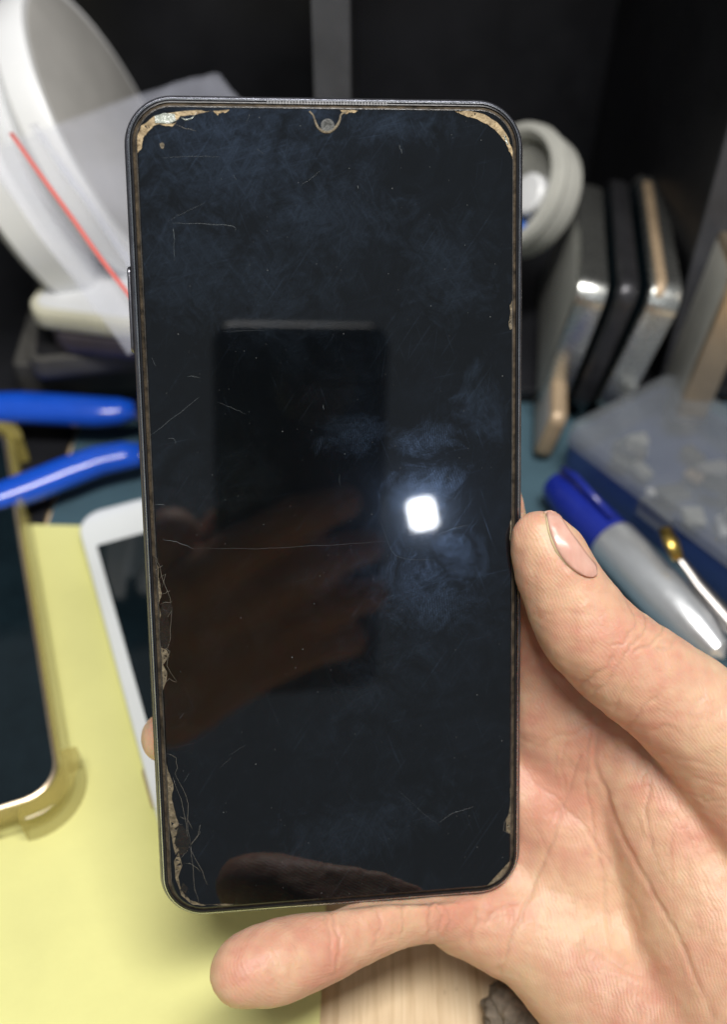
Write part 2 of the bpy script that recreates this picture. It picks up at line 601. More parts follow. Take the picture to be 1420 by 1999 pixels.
# volume key on the left flank
k0, k1 = ph(242, 520, -4), ph(247, 690, -4)
kl = k0.y - k1.y
vk = slab('volume_key', 2.6, kl, 1.25, [(0.3, -0.2), (0.0, 0.1), (0.0, 0.35), (0.3, 0.62)], M['frame'], phone, n=6)
vk.matrix_local = Matrix.Translation(Vector((-PW / 2 - 0.05, (k0.y + k1.y) / 2, -4.2)) * 1e-3) @ Matrix.Rotation(math.radians(-90), 4, 'Y')
# camera notch: dusty U-shaped lip and the lens
U = [(604, 217), (612, 226), (616, 238), (622, 250), (633, 257), (646, 256), (657, 247), (664, 234), (666, 224), (676, 218)]
path = [ph(x, y, 0.02) * 1e-3 for x, y in smooth_path(U, 4)]
rad = [0.00016 + 0.00016 * math.exp(-((i / len(path) - 0.5) / 0.25) ** 2) for i in range(len(path))]
V, F = tube(path, rad, 8, squash=(Vector((0, 0, 1)), 0.35))
mesh_obj('notch_lip', V, F, M['grime'], phone)
lc = ph(640, 246, 0.01) * 1e-3
V, F = lathe([(0.0013, -0.0001), (0.0013, 0.00006), (0.0011, 0.0001), (0.0007, 0.0001), (0.0006, 0.00003), (0.0, 0.00003)], lc, (0, 0, 1), 24)
auto_smooth(mesh_obj('front_camera', V, F, mat('dusty_lens_ring', (0.055, 0.058, 0.055), 0.5, 0, 0.6, 1500, 0.5, 3000), phone), 40)


def chip(name, poly, m, w0=-0.3, w1=0.07, rough=0.10, sub=3, seed=0):
    """a flat broken flake on the screen rim: outline in picture points, ragged, with real thickness"""
    rr = random.Random(seed)
    pts = []
    for i in range(len(poly)):
        a, b = np.array(poly[i], float), np.array(poly[(i + 1) % len(poly)], float)
        for k in range(sub):
            p = a + (b - a) * k / sub
            q = ph(p[0], p[1], 0)
            x_, y_ = q.x + rr.uniform(-rough, rough), q.y + rr.uniform(-rough, rough)
            hx, hy, rc = PW / 2 - 2.65, PH_ / 2 - 2.65, PRAD - 2.65
            x_, y_ = max(-hx, min(hx, x_)), max(-hy, min(hy, y_))
            ox, oy = abs(x_) - (hx - rc), abs(y_) - (hy - rc)
            if ox > 0 and oy > 0 and math.hypot(ox, oy) > rc:
                k_ = rc / math.hypot(ox, oy)
                x_, y_ = math.copysign(hx - rc + ox * k_, x_), math.copysign(hy - rc + oy * k_, y_)
            pts.append((x_, y_))
    bm = bmesh.new()
    top = [bm.verts.new((x * 1e-3, y * 1e-3, (w1 + rr.uniform(-0.03, 0.03)) * 1e-3)) for x, y in pts]
    bot = [bm.verts.new((x * 1e-3, y * 1e-3, w0 * 1e-3)) for x, y in pts]
    f = bm.faces.new(top)
    n = len(top)
    for i in range(n):
        bm.faces.new((top[i], bot[i], bot[(i + 1) % n], top[(i + 1) % n]))
    tri = bmesh.ops.triangulate(bm, faces=[f])['faces']
    big_ = [t for t in tri if t.calc_area() > 4e-8]
    pk = bmesh.ops.poke(bm, faces=big_)
    for v in pk['verts']:
        v.co.z += rr.uniform(-0.10, 0.07) * (0.25 if name == 'chip' and m.name.startswith('glass_shard') else 1.0) * 1e-3
    return bm_obj(name, bm, m, phone, False)


CHIPS = [
    ([(262, 304), (264, 270), (276, 246), (300, 228), (335, 219), (385, 216), (410, 217), (380, 224), (352, 228), (338, 240), (318, 239), (300, 245), (288, 258), (278, 270), (276, 290)], 'glue'),
    ([(302, 227), (320, 221), (341, 222), (343, 236), (332, 241), (303, 240)], 'clear_shard'),
    ([(343, 240), (336, 247), (316, 244), (303, 241), (330, 242)], 'glue'),
    ([(352, 230), (368, 233), (378, 227), (384, 219), (376, 231), (362, 236)], 'clear_shard'),
    ([(410, 216), (447, 215), (440, 220), (430, 220), (424, 225), (418, 218)], 'glue'),
    ([(664, 216), (700, 216), (690, 220), (682, 219), (676, 222)], 'glue'),
    ([(888, 218), (915, 217), (945, 223), (970, 238), (990, 262), (1000, 288), (1003, 312), (997, 300), (990, 283), (978, 264), (962, 249), (948, 241), (925, 230), (905, 226)], 'glue'),
    ([(984, 262), (990, 272), (994, 284), (988, 278)], 'clear_shard'),
    ([(1001, 588), (1004, 640), (997, 644), (994, 630), (998, 612), (996, 596)], 'grime'),
    ([(299, 1088), (311, 1108), (313, 1135), (318, 1160), (312, 1180), (317, 1200), (311, 1222), (309, 1240), (304, 1200), (302, 1140)], 'grime'),
    ([(309, 1242), (330, 1196), (336, 1188), (334, 1178), (318, 1178), (314, 1208)], 'shard'),
    ([(311, 1236), (328, 1204), (333, 1235), (331, 1256), (324, 1266), (314, 1258)], 'shard'),
    ([(312, 1260), (326, 1268), (332, 1282), (322, 1298), (329, 1316), (324, 1340), (318, 1362), (315, 1320)], 'grime'),
    ([(318, 1362), (323, 1400), (326, 1450), (323, 1470), (320, 1420)], 'grime'),
    ([(325, 1480), (334, 1512), (341, 1530), (338, 1560), (345, 1585), (350, 1612), (344, 1640), (352, 1660), (345, 1668), (336, 1620), (330, 1560)], 'grime'),
    ([(346, 1606), (358, 1612), (370, 1640), (366, 1662), (352, 1672), (345, 1655), (343, 1632)], 'shard'),
    ([(351, 1664), (358, 1690), (350, 1712), (356, 1738), (372, 1757), (398, 1768), (376, 1766), (357, 1748), (345, 1715), (344, 1680)], 'grime'),
    ([(358, 1722), (368, 1734), (364, 1744), (354, 1738)], 'shard'),
    ([(398, 1766), (430, 1764), (452, 1765), (430, 1768)], 'grime'),
    ([(1003, 1530), (997, 1540), (998, 1566), (994, 1590), (989, 1600), (988, 1624), (1002, 1630), (1004, 1570)], 'grime'),
    ([(952, 1738), (972, 1722), (982, 1708), (992, 1700), (1000, 1680), (1002, 1700), (990, 1724), (972, 1738), (950, 1744)], 'grime'),
    ([(1000, 1010), (996, 1024), (999, 1040), (994, 1052), (1000, 1072), (1004, 1040)], 'grime'),
    ([(311, 283), (316, 277), (321, 283), (318, 290), (313, 290)], 'grime'),
]
for i, (poly, k) in enumerate(CHIPS):
    if poly[0][0] < 460 and poly[0][1] > 1050:
        poly = [(298 + (y - 1090) * 0.072 + (x - 298 - (y - 1090) * 0.072) * 1.15 - 4, y) for x, y in poly]
    w1 = {'glue': 0.06, 'grime': 0.05, 'shard': 0.035, 'clear_shard': 0.16}[k]
    chip('chip', poly, M[k], w1=w1, rough=0.12 if k in ('glue', 'grime') else 0.05, seed=i)


def hair(name, pts, r, m, jitter=0.0, seed=0):
    rr = random.Random(seed)
    sp = smooth_path(pts, 5) if len(pts) > 2 and name != 'crack' else [np.array(a_) + (np.array(b_) - np.array(a_)) * k / 2 for a_, b_ in zip(pts[:-1], pts[1:]) for k in range(2)] + [np.array(pts[-1])] if len(pts) > 2 else [np.array(pts[0]) + (np.array(pts[1]) - np.array(pts[0])) * k / 6 for k in range(7)]
    P = []
    for x, y in sp:
        q = ph(x + rr.uniform(-jitter, jitter), y + rr.uniform(-jitter, jitter), 0.012)
        P.append(q * 1e-3)
    n = len(P)
    rad = [r * 1e-3 * (0.35 + 0.65 * math.sin(math.pi * (i + 0.4) / n)) for i in range(n)]
    V, F = tube(P, rad, 5, squash=(Vector((0, 0, 1)), 0.4))
    return mesh_obj(name, V, F, m, phone)


CRACKS = [
    [(300, 1085), (306, 1090), (311, 1106), (322, 1140), (331, 1170), (334, 1190)], [(303, 1112), (316, 1104)], [(310, 1132), (322, 1120), (316, 1148)], [(318, 1160), (332, 1152)],
    [(312, 1180), (336, 1174)], [(310, 1240), (326, 1210), (335, 1192)], [(334, 1190), (333, 1230), (332, 1256), (324, 1268)], [(314, 1262), (332, 1270)],
    [(318, 1276), (330, 1272), (324, 1298), (346, 1330)], [(316, 1340), (330, 1326), (346, 1331)], 
    [(326, 1472), (344, 1478), (346, 1500), (341, 1512)], [(342, 1510), (358, 1540), (366, 1570), (366, 1620), (371, 1650)], [(336, 1520), (352, 1560), (362, 1610), (370, 1648)],
    [(371, 1650), (384, 1634), (390, 1612)], [(371, 1650), (392, 1622)], [(371, 1652), (394, 1700), (404, 1726)], [(371, 1652), (376, 1690), (380, 1736), (390, 1764)],
    [(371, 1652), (352, 1676)], [(356, 1610), (346, 1606), (338, 1588)], [(360, 1684), (378, 1690), (390, 1702)], [(352, 1594), (366, 1600), (374, 1618)],
    [(997, 1596), (986, 1604), (984, 1622), (1000, 1628)], [(990, 1604), (1002, 1622)], [(340, 243), (362, 250), (384, 256)], [(384, 219), (372, 232)], [(972, 1720), (988, 1704)], [(962, 1734), (984, 1722)],
]
for i, c in enumerate(CRACKS):
    hair('crack', c, 0.028, M['crack'], 1.6, 40 + i)
SCRATCHES = [
    ([(294, 850), (330, 822), (388, 776)], 0.055), ([(337, 436), (400, 437), (455, 442), (459, 452)], 0.06), ([(338, 446), (340, 470)], 0.10), ([(339, 470), (341, 510)], 0.05),
    ([(318, 1054), (345, 1058), (379, 1072)], 0.07), ([(302, 985), (322, 986)], 0.07), ([(328, 856), (340, 857), (343, 866)], 0.06), ([(366, 734), (378, 735), (390, 738)], 0.06),
    ([(379, 1070), (500, 1071), (640, 1064), (760, 1056)], 0.025), ([(857, 1608), (880, 1590), (925, 1575)], 0.06), ([(780, 1545), (830, 1590), (858, 1610)], 0.025),
    ([(326, 432), (360, 415), (400, 396)], 0.03), ([(310, 308), (380, 305), (430, 306)], 0.03), ([(584, 364), (606, 350), (628, 332)], 0.035), ([(780, 282), (782, 292)], 0.08), ([(783, 290), (786, 301)], 0.10),
    ([(698, 362), (700, 368)], 0.10), ([(631, 790), (632, 800)], 0.07), ([(663, 925), (664, 948)], 0.03), ([(488, 222), (480, 242)], 0.03), ([(500, 290), (515, 300)], 0.03), ([(455, 342), (462, 352)], 0.05),
    ([(296, 698), (304, 716)], 0.05), ([(425, 785), (450, 795), (480, 808)], 0.03), ([(436, 648), (470, 646), (520, 644)], 0.02),
    ([(868, 925), (884, 940)], 0.04), ([(856, 1044), (890, 1030), (915, 1026)], 0.03), ([(744, 1020), (775, 1085), (850, 1093)], 0.025),
    ([(350, 1404), (358, 1392)], 0.04), ([(428, 1500), (450, 1480)], 0.04), ([(446, 1475), (478, 1455)], 0.035), ([(358, 1528), (368, 1510)], 0.05),
]
for i, (c, r) in enumerate(SCRATCHES):
    hair('scratch', c, r * 0.62, M['scratch'], 0.9, 90 + i)

# ------------------------------------------------------------------ the hand (one continuous surface from a smooth union of tapered limbs)
BIG = np.float32(60)


def set_grid(lo, hi, vox):
    global VOX, G0, gx, gy, gz, SHP
    VOX, G0 = vox, np.array(lo, float)
    gx, gy, gz = [np.arange(lo[i], hi[i], vox, dtype=np.float32) for i in range(3)]
    SHP = (len(gx), len(gy), len(gz))


set_grid((-48.0, -150.0, -34.0), (128.0, 26.0, 74.0), 0.8)


def capsule(D, a, b, ra, rb, k):
    """smooth-union a tapered capsule into field D, only near it"""
    a, b = np.array(a, np.float32), np.array(b, np.float32)
    mg = max(ra, rb) + 14
    lo, hi = np.minimum(a, b) - mg, np.maximum(a, b) + mg
    sl = []
    for g, l, h in ((gx, lo[0], hi[0]), (gy, lo[1], hi[1]), (gz, lo[2], hi[2])):
        i0, i1 = np.searchsorted(g, l), np.searchsorted(g, h)
        if i1 <= i0:
            return
        sl.append(slice(int(i0), int(i1)))
    X = gx[sl[0]][:, None, None] - a[0]
    Y = gy[sl[1]][None, :, None] - a[1]
    Z = gz[sl[2]][None, None, :] - a[2]
    ab = b - a
    L2 = float(ab @ ab) + 1e-6
    t = np.clip((X * ab[0] + Y * ab[1] + Z * ab[2]) / L2, 0, 1)
    d = np.sqrt((X - t * ab[0]) ** 2 + (Y - t * ab[1]) ** 2 + (Z - t * ab[2]) ** 2) - (ra + (rb - ra) * t)
    sub = D[tuple(sl)]
    D[tuple(sl)] = smin(sub, d.astype(np.float32), k)


def smin(a, b, k):
    h = np.clip(k - np.abs(a - b), 0, None) / k
    return np.minimum(a, b) - h * h * k * 0.25


def chain(pts, k=2.0, D=None, smooth=0):
    """pts: (px, py, w, r) or world-free"""
    if D is None:
        D = np.full(SHP, BIG, np.float32)
    if smooth:
        pts = smooth_path(pts, smooth)
    Q = [(np.array(ph(p[0], p[1], p[2])), p[3]) for p in pts]
    for (a, ra), (b, rb) in zip(Q[:-1], Q[1:]):
        capsule(D, a, b, float(ra), float(rb), k)
    return D


def rbox_xy(ins=0.0):
    qx = np.abs(gx)[:, None] - (PW / 2 - ins - PRAD)
    qy = np.abs(gy)[None, :] - (PH_ / 2 - ins - PRAD)
    return (np.sqrt(np.maximum(qx, 0) ** 2 + np.maximum(qy, 0) ** 2) + np.minimum(np.maximum(qx, qy), 0) - PRAD).astype(np.float32)


thumb = chain([(1052, 1046, 1.5, 5.0), (1072, 1085, 1.5, 6.6), (1094, 1135, 2.0, 7.6), (1150, 1228, 3.5, 9.4), (1226, 1300, 5.0, 9.7), (1336, 1380, 6.5, 11.0), (1440, 1480, 8.0, 12.5), (1540, 1640, 12.0, 14.0)], 2.5, smooth=2)
pinky = chain([(480, 1896, 16.0, 6.8), (560, 1872, 12.5, 7.1), (640, 1838, 8.0, 6.9), (740, 1790, 2.0, 6.9), (845, 1770, -3.5, 6.7), (905, 1778, -6.5, 7.6), (980, 1800, -8, 9.5)], 2.0, smooth=2)
ring = chain([(322, 1438, -15.0, 5.4), (400, 1462, -16.5, 6.4), (560, 1520, -17.0, 7.0), (760, 1590, -18.0, 7.6), (980, 1680, -17.0, 9.0)], 2.0)
middle = chain([(430, 1180, -15.5, 5.6), (540, 1240, -16.5, 6.8), (760, 1370, -18.0, 7.8), (1010, 1560, -18.0, 9.5)], 2.0)
index = chain([(880, 900, -15.5, 5.6), (960, 990, -15.8, 6.4), (1003, 1130, -17.0, 7.6), (1050, 1280, -18.0, 8.8), (1080, 1420, -17.0, 10.0)], 2.0)
palm = chain([(905, 1790, -7.5, 7.6), (1030, 1822, -7.0, 9.5), (1145, 1905, -1.0, 13.0), (1290, 2040, 9.0, 17.0), (1480, 2260, 26.0, 20.0)], 6.0)
chain([(960, 1690, -14.0, 8.5), (1100, 1760, -11.0, 11.0), (1250, 1930, -2.0, 14.0), (1480, 2200, 24.0, 19.0)], 7.0, palm)
chain([(1010, 1560, -15.5, 9.5), (1130, 1640, -13.0, 11.0), (1290, 1830, -6.0, 14.0), (1500, 2160, 20.0, 20.0)], 7.0, palm)
chain([(1060, 1400, -16.5, 9.5), (1160, 1480, -14.5, 10.5), (1320, 1700, -8.0, 14.0), (1520, 2100, 20.0, 20.0)], 7.0, palm)
chain([(1090, 1330, -17.5, 8.5), (1180, 1410, -14.0, 9.5), (1300, 1520, -8.0, 11.0), (1440, 1640, 0.0, 14.0)], 7.0, palm)
thenar = chain([(1262, 1530, -3.5, 8.5), (1315, 1620, -1.0, 11.5), (1400, 1790, 5.0, 16.5), (1500, 1990, 16.0, 20.0), (1580, 2230, 30.0, 20.0)], 6.0, smooth=2)
lobe = chain([(1215, 1440, -7.0, 6.0), (1240, 1510, -5.0, 7.0), (1290, 1590, -4.0, 8.0)], 3.0)
arm = chain([(1500, 2160, 22.0, 20.0), (1700, 2600, 62.0, 23.0)], 9.0)
chain([(1560, 2140, 26.0, 20.0), (1780, 2560, 66.0, 23.0)], 9.0, arm)

prism = rbox_xy(0.0)
wz = gz[None, None, :]
PHSDF = np.maximum(prism[:, :, None], np.maximum(wz - 0.05, -8.55 - wz))
CL = np.array(PHONE_I @ CAM) * 1000.0
sv = np.where(wz > 0, CL[2] / (CL[2] - np.minimum(wz, CL[2] * 0.8)), 1.0).astype(np.float32)
qx = np.abs(CL[0] + (gx[:, None, None] - CL[0]) * sv) - (PW / 2 - PRAD)
qy = np.abs(CL[1] + (gy[None, :, None] - CL[1]) * sv) - (PH_ / 2 - PRAD)
PRISM = np.maximum(np.sqrt(np.maximum(qx, 0) ** 2 + np.maximum(qy, 0) ** 2) + np.minimum(np.maximum(qx, qy), 0) - PRAD, -8.55 - wz).astype(np.float32)
del qx, qy


def smax(a, b, k):
    return -smin(-a, -b, k)


D = smin(palm, pinky, 4.0)
for fng in (ring, middle, index):
    D = smin(D, fng, 4.0)
D = smax(D, -PRISM, 1.2)
D = smin(D, arm, 10.0)
body2 = smin(lobe, thenar, 3.5)
D = smin(D, body2, 2.0)
thumb = smax(thumb, -(PHSDF - 0.02), 0.8)
D2 = smin(body2, thumb, 3.0)
D = smin(D, D2, 1.4)


def surface_nets(D):
    s = D < 0
    nx, ny, nz = D.shape
    c = np.zeros((nx - 1, ny - 1, nz - 1), np.uint8)
    for i in (0, 1):
        for j in (0, 1):
            for k in (0, 1):
                c += s[i:nx - 1 + i, j:ny - 1 + j, k:nz - 1 + k]
    act = (c > 0) & (c < 8)
    I = np.argwhere(act)
    acc = np.zeros((len(I), 3))
    cnt = np.zeros(len(I))
    corners = [(i, j, k) for i in (0, 1) for j in (0, 1) for k in (0, 1)]
    for a in corners:
        for ax in range(3):
            if a[ax]:
                continue
            b = list(a)
            b[ax] = 1
            da = D[I[:, 0] + a[0], I[:, 1] + a[1], I[:, 2] + a[2]]
            db = D[I[:, 0] + b[0], I[:, 1] + b[1], I[:, 2] + b[2]]
            m = (da < 0) != (db < 0)
            t = np.where(m, da / np.where(m, da - db, 1), 0)
            p = np.tile(np.array(a, float), (len(I), 1))
            p[:, ax] += t
            acc[m] += p[m]
            cnt[m] += 1
    V = (I + acc / cnt[:, None]) * VOX + G0
    idx = np.full(act.shape, -1, np.int64)
    idx[act] = np.arange(len(I))
    quads = []
    for ax in range(3):
        o1, o2 = [(1, 2), (2, 0), (0, 1)][ax]
        sa = [slice(1, -1)] * 3
        sb = [slice(1, -1)] * 3
        sa[ax], sb[ax] = slice(0, -1), slice(1, None)
        A, B = s[tuple(sa)], s[tuple(sb)]
        E = np.argwhere(A != B)
        off = np.ones(3, int)
        off[ax] = 0
        E = E + off
        flip = s[E[:, 0], E[:, 1], E[:, 2]]
        q = []
        for d1, d2 in ((0, 0), (-1, 0), (-1, -1), (0, -1)):
            c_ = E.copy()
            c_[:, o1] += d1
            c_[:, o2] += d2
            q.append(idx[c_[:, 0], c_[:, 1], c_[:, 2]])
        q = np.stack(q, 1)
        q[~flip] = q[~flip][:, ::-1]
        quads.append(q)
    return V, np.concatenate(quads)


HV, HF = surface_nets(D)
del D, palm, pinky, ring, middle, index, thenar, lobe, arm, thumb, D2, body2, PHSDF, PRISM


def subdivide_smooth(V, F, pre=6):
    """Laplacian relax, then one Catmull-Clark level through Blender"""
    me = bpy.data.meshes.new('tmp')
    me.vertices.add(len(V))
    me.vertices.foreach_set('co', V.astype(np.float32).ravel())
    me.loops.add(F.size)
    me.loops.foreach_set('vertex_index', F.astype(np.int32).ravel())
    me.polygons.add(len(F))
    me.polygons.foreach_set('loop_start', np.arange(0, F.size, 4, dtype=np.int32))
    me.polygons.foreach_set('loop_total', np.full(len(F), 4, np.int32))
    me.update(calc_edges=True)
    o = bpy.data.objects.new('tmp', me)
    COL.objects.link(o)
    if pre:
        s = o.modifiers.new('s', 'SMOOTH')
        s.iterations = pre
        s.factor = 0.5
    m = o.modifiers.new('m', 'SUBSURF')
    m.levels = m.render_levels = 1
    dg = bpy.context.evaluated_depsgraph_get()
    me2 = bpy.data.meshes.new_from_object(o.evaluated_get(dg))
    bpy.data.objects.remove(o)
    bpy.data.meshes.remove(me)
    return me2


hand_me = subdivide_smooth(HV, HF)
hand_me.name = 'hand'
nv = len(hand_me.vertices)
co = np.empty(nv * 3, np.float32)
hand_me.vertices.foreach_get('co', co)
co = co.reshape(-1, 3).astype(np.float64)
nr = np.empty(nv * 3, np.float32)
hand_me.vertex_normals.foreach_get('vector', nr)
nr = nr.reshape(-1, 3).astype(np.float64)

PM = np.array(PHONE_M)
Mw = PM[:3, :3]
Wp = co * 1e-3 @ Mw.T + PM[:3, 3]


def project(Wp):
    d = Wp - np.array(CAM)
    z = d @ np.array(FWD)
    return np.stack([CX + FPX * (d @ np.array(RGT)) / z, CY + FPX * (d @ np.array(DWN)) / z], 1), z


uv, zz = project(Wp)
nw = nr @ Mw.T
vd = Wp - np.array(CAM)
vd /= np.linalg.norm(vd, axis=1, keepdims=True)
facing = np.clip(-(nw * vd).sum(1), 0, 1)
# crease lines of the skin: (points, half width px, depth mm)
CREASES = [
    # palm
    ([(978, 1898), (990, 1860), (1012, 1800), (1060, 1690), (1095, 1595), (1112, 1540), (1145, 1455), (1165, 1405)], 8, 0.42),
    ([(1163, 1405), (1148, 1480), (1146, 1540), (1160, 1620), (1178, 1710), (1188, 1800), (1196, 1880)], 8, 0.38),
    ([(1166, 1410), (1164, 1480), (1185, 1560), (1225, 1650), (1285, 1760), (1340, 1860), (1390, 1985)], 11, 0.60),
    ([(1030, 1520), (1070, 1545), (1110, 1580), (1160, 1640), (1200, 1700)], 6, 0.28),
    ([(1060, 1630), (1090, 1580), (1105, 1530), (1095, 1480), (1130, 1430)], 6, 0.22),
    ([(1040, 1470), (1080, 1440), (1130, 1430), (1170, 1400)], 8, 0.22),
    ([(1035, 1600), (1090, 1700), (1130, 1790)], 7, 0.12),
    ([(1090, 1830), (1150, 1850), (1230, 1900), (1300, 1920)], 6, 0.14),
    ([(1110, 1890), (1190, 1905), (1260, 1930)], 6, 0.12),
    ([(1200, 1700), (1235, 1760), (1270, 1840)], 6, 0.15),
    ([(1030, 1740), (1010, 1760), (965, 1780), (945, 1810)], 8, 0.25),
    # thenar folds
    ([(1275, 1510), (1265, 1560), (1262, 1600), (1275, 1640), (1262, 1670)], 8, 0.35),
    ([(1330, 1540), (1320, 1600), (1310, 1680), (1318, 1760)], 9, 0.22),
    ([(1300, 1500), (1335, 1540), (1380, 1560), (1420, 1565)], 8, 0.28),
    ([(1350, 1560), (1345, 1620), (1370, 1700), (1400, 1790)], 9, 0.15),
    ([(1240, 1590), (1275, 1660), (1310, 1740)], 8, 0.18),
    ([(1250, 1470), (1262, 1500), (1250, 1535)], 7, 0.2),
    ([(1190, 1440), (1215, 1470), (1260, 1495)], 6, 0.15),
    # thumb
    ([(1062, 990), (1064, 1014), (1070, 1044), (1086, 1082), (1112, 1112), (1144, 1134), (1168, 1128)], 9, 0.10),
    ([(1222, 1168), (1243, 1195), (1240, 1225), (1215, 1255), (1190, 1262)], 7, 0.30),
    ([(1262, 1195), (1265, 1222), (1240, 1255), (1210, 1285)], 6, 0.45),
    ([(1292, 1215), (1290, 1240), (1262, 1262), (1230, 1275)], 6, 0.45),
    ([(1322, 1240), (1310, 1262), (1280, 1268)], 6, 0.30),
    ([(1130, 1345), (1150, 1325), (1180, 1305), (1205, 1270)], 9, 0.40),
    ([(1146, 1362), (1172, 1345), (1200, 1310), (1222, 1275)], 8, 0.30),
    ([(1195, 1398), (1212, 1360), (1232, 1320)], 8, 0.25),
    ([(1220, 1428), (1255, 1385), (1290, 1350)], 9, 0.35),
    ([(1240, 1440), (1300, 1420), (1350, 1440)], 9, 0.18),
    ([(1040, 1220), (1070, 1200), (1110, 1195), (1140, 1200)], 8, 0.12),
    ([(1270, 1470), (1330, 1480), (1400, 1500)], 9, 0.20),
    ([(1310, 1520), (1360, 1520), (1420, 1540)], 8, 0.15),
    # pinky
    ([(640, 1770), (652, 1800), (660, 1840), (655, 1890), (640, 1910)], 7, 0.40),
    ([(630, 1775), (640, 1810), (645, 1850), (640, 1895)], 6, 0.22),
    ([(738, 1770), (742, 1800), (736, 1830), (726, 1850)], 6, 0.28),
    ([(780, 1760), (788, 1790), (782, 1830)], 6, 0.26),
    ([(838, 1755), (842, 1790), (838, 1828)], 7, 0.38),
    ([(856, 1755), (862, 1790), (858, 1835)], 6, 0.35),
    ([(872, 1765), (878, 1800), (868, 1840)], 6, 0.25),
    ([(935, 1770), (930, 1810), (912, 1850)], 8, 0.30),
    ([(500, 1880), (540, 1905), (580, 1925)], 10, 0.08),
]
rl = random.Random(11)
for _ in range(150):
    cx_, cy_, an_, ln_ = rl.choice([(1090, 1480, 1.1, 90), (1120, 1750, 0.9, 100), (1330, 1450, 0.5, 60), (1350, 1420, 2.2, 40), (1320, 1700, 1.2, 90), (1370, 1850, 1.1, 90), (1250, 1850, 1.0, 90), (1180, 1290, 0.8, 45), (560, 1850, 1.4, 45), (760, 1800, 1.5, 35), (1040, 1820, 0.9, 60), (1290, 1500, 2.0, 50)])
    cx_, cy_ = cx_ + rl.gauss(0, 55), cy_ + rl.gauss(0, 60)
    an_ += rl.gauss(0, 0.5)
    l_ = ln_ * rl.uniform(0.3, 0.9)
    b_ = rl.uniform(-0.25, 0.25) * l_
    dx, dy = math.cos(an_), math.sin(an_)
    CREASES.append(([(cx_ - dx * l_ / 2, cy_ - dy * l_ / 2), (cx_ - dy * b_, cy_ + dx * b_), (cx_ + dx * l_ / 2, cy_ + dy * l_ / 2)], rl.uniform(5, 8), rl.uniform(0.04, 0.13)))
disp = np.zeros(nv)
crs = np.zeros(nv)
for pts, hw, dep in CREASES:
    sp = np.array(smooth_path(pts, 6))
    hw = hw * 0.62
    ph_ = rng.uniform(0, 6.28, 4)
    ss = np.linspace(0, len(sp) * 7, len(sp))
    sp = sp + np.stack([2.2 * np.sin(ss * 0.11 + ph_[0]) + 1.3 * np.sin(ss * 0.31 + ph_[1]), 2.0 * np.sin(ss * 0.13 + ph_[2]) + 1.2 * np.sin(ss * 0.29 + ph_[3])], 1)
    lo, hi = sp.min(0) - 4 * hw, sp.max(0) + 4 * hw
    sel = np.where((uv[:, 0] > lo[0]) & (uv[:, 0] < hi[0]) & (uv[:, 1] > lo[1]) & (uv[:, 1] < hi[1]) & (facing > 0.05) & (co[:, 2] > -16))[0]
    if not len(sel):
        continue
    q = uv[sel]
    best = np.full(len(sel), 1e9)
    tt = np.zeros(len(sel))
    for i in range(len(sp) - 1):
        a, b = sp[i], sp[i + 1]
        ab = b - a
        t = np.clip(((q - a) @ ab) / (ab @ ab + 1e-9), 0, 1)
        d = np.linalg.norm(q - a - t[:, None] * ab, axis=1)
        m = d < best
        best[m] = d[m]
        tt[m] = (i + t[m]) / (len(sp) - 1)
    env = np.clip(np.minimum(tt, 1 - tt) / 0.12, 0.25, 1)
    g = np.exp(-(best / hw) ** 2)
    sh = np.exp(-(best / (3.4 * hw)) ** 2)
    disp[sel] = np.minimum(disp[sel], disp[sel] * 0.5) - dep * env * (0.75 * g - 0.22 * sh)
    crs[sel] = np.maximum(crs[sel], g * env * min(1, dep / 0.5))


def vnoise(P, scale, seed):
    """cheap smooth 3D noise: sum of random plane waves"""
    r = np.random.default_rng(seed)
    out = np.zeros(len(P))
    for _ in range(14):
        k = r.normal(size=3)
        k *= 2 * math.pi / (scale * r.uniform(0.7, 1.4) * np.linalg.norm(k))
        out += np.sin(P @ k + r.uniform(0, 6.28))
    return out / 14 ** 0.5


disp += 0.22 * vnoise(co, 16, 1) + 0.07 * vnoise(co, 5, 2) + 0.02 * vnoise(co, 2.0, 3)
# the skin stays on its side of the phone it touches
co2 = co + nr * disp[:, None]
hand_me.vertices.foreach_set('co', (co2 * 1e-3).astype(np.float32).ravel())
at = hand_me.attributes.new('crease', 'FLOAT', 'POINT')
at.data.foreach_set('value', crs.astype(np.float32))
for n_, c_ in (('redness', None),):
    red = 0.5 + 0.22 * vnoise(co, 28, 5) + 0.14 * vnoise(co, 9, 6) + 0.10 * vnoise(co, 3.2, 7)
    # finger tips and the ball of the thumb are pinker, the pressed thumb pad is pale
    for (px, py), rr_, a_ in (((1120, 1210), 110, 0.10), ((1050, 1060), 45, -0.5), ((560, 1870), 120, 0.12), ((450, 1900), 60, 0.22), ((1090, 1400), 120, 0.28), ((1330, 1900), 120, 0.12), ((860, 1790), 90, 0.25), ((1300, 1430), 90, 0.12), ((1340, 1330), 90, -0.15)):
        d = np.linalg.norm(uv - np.array([px, py]), axis=1)
        red += a_ * np.exp(-(d / rr_) ** 2)
    at2 = hand_me.attributes.new('redness', 'FLOAT', 'POINT')
    at2.data.foreach_set('value', red.astype(np.float32))
hand_me.polygons.foreach_set('use_smooth', np.ones(len(hand_me.polygons), bool))


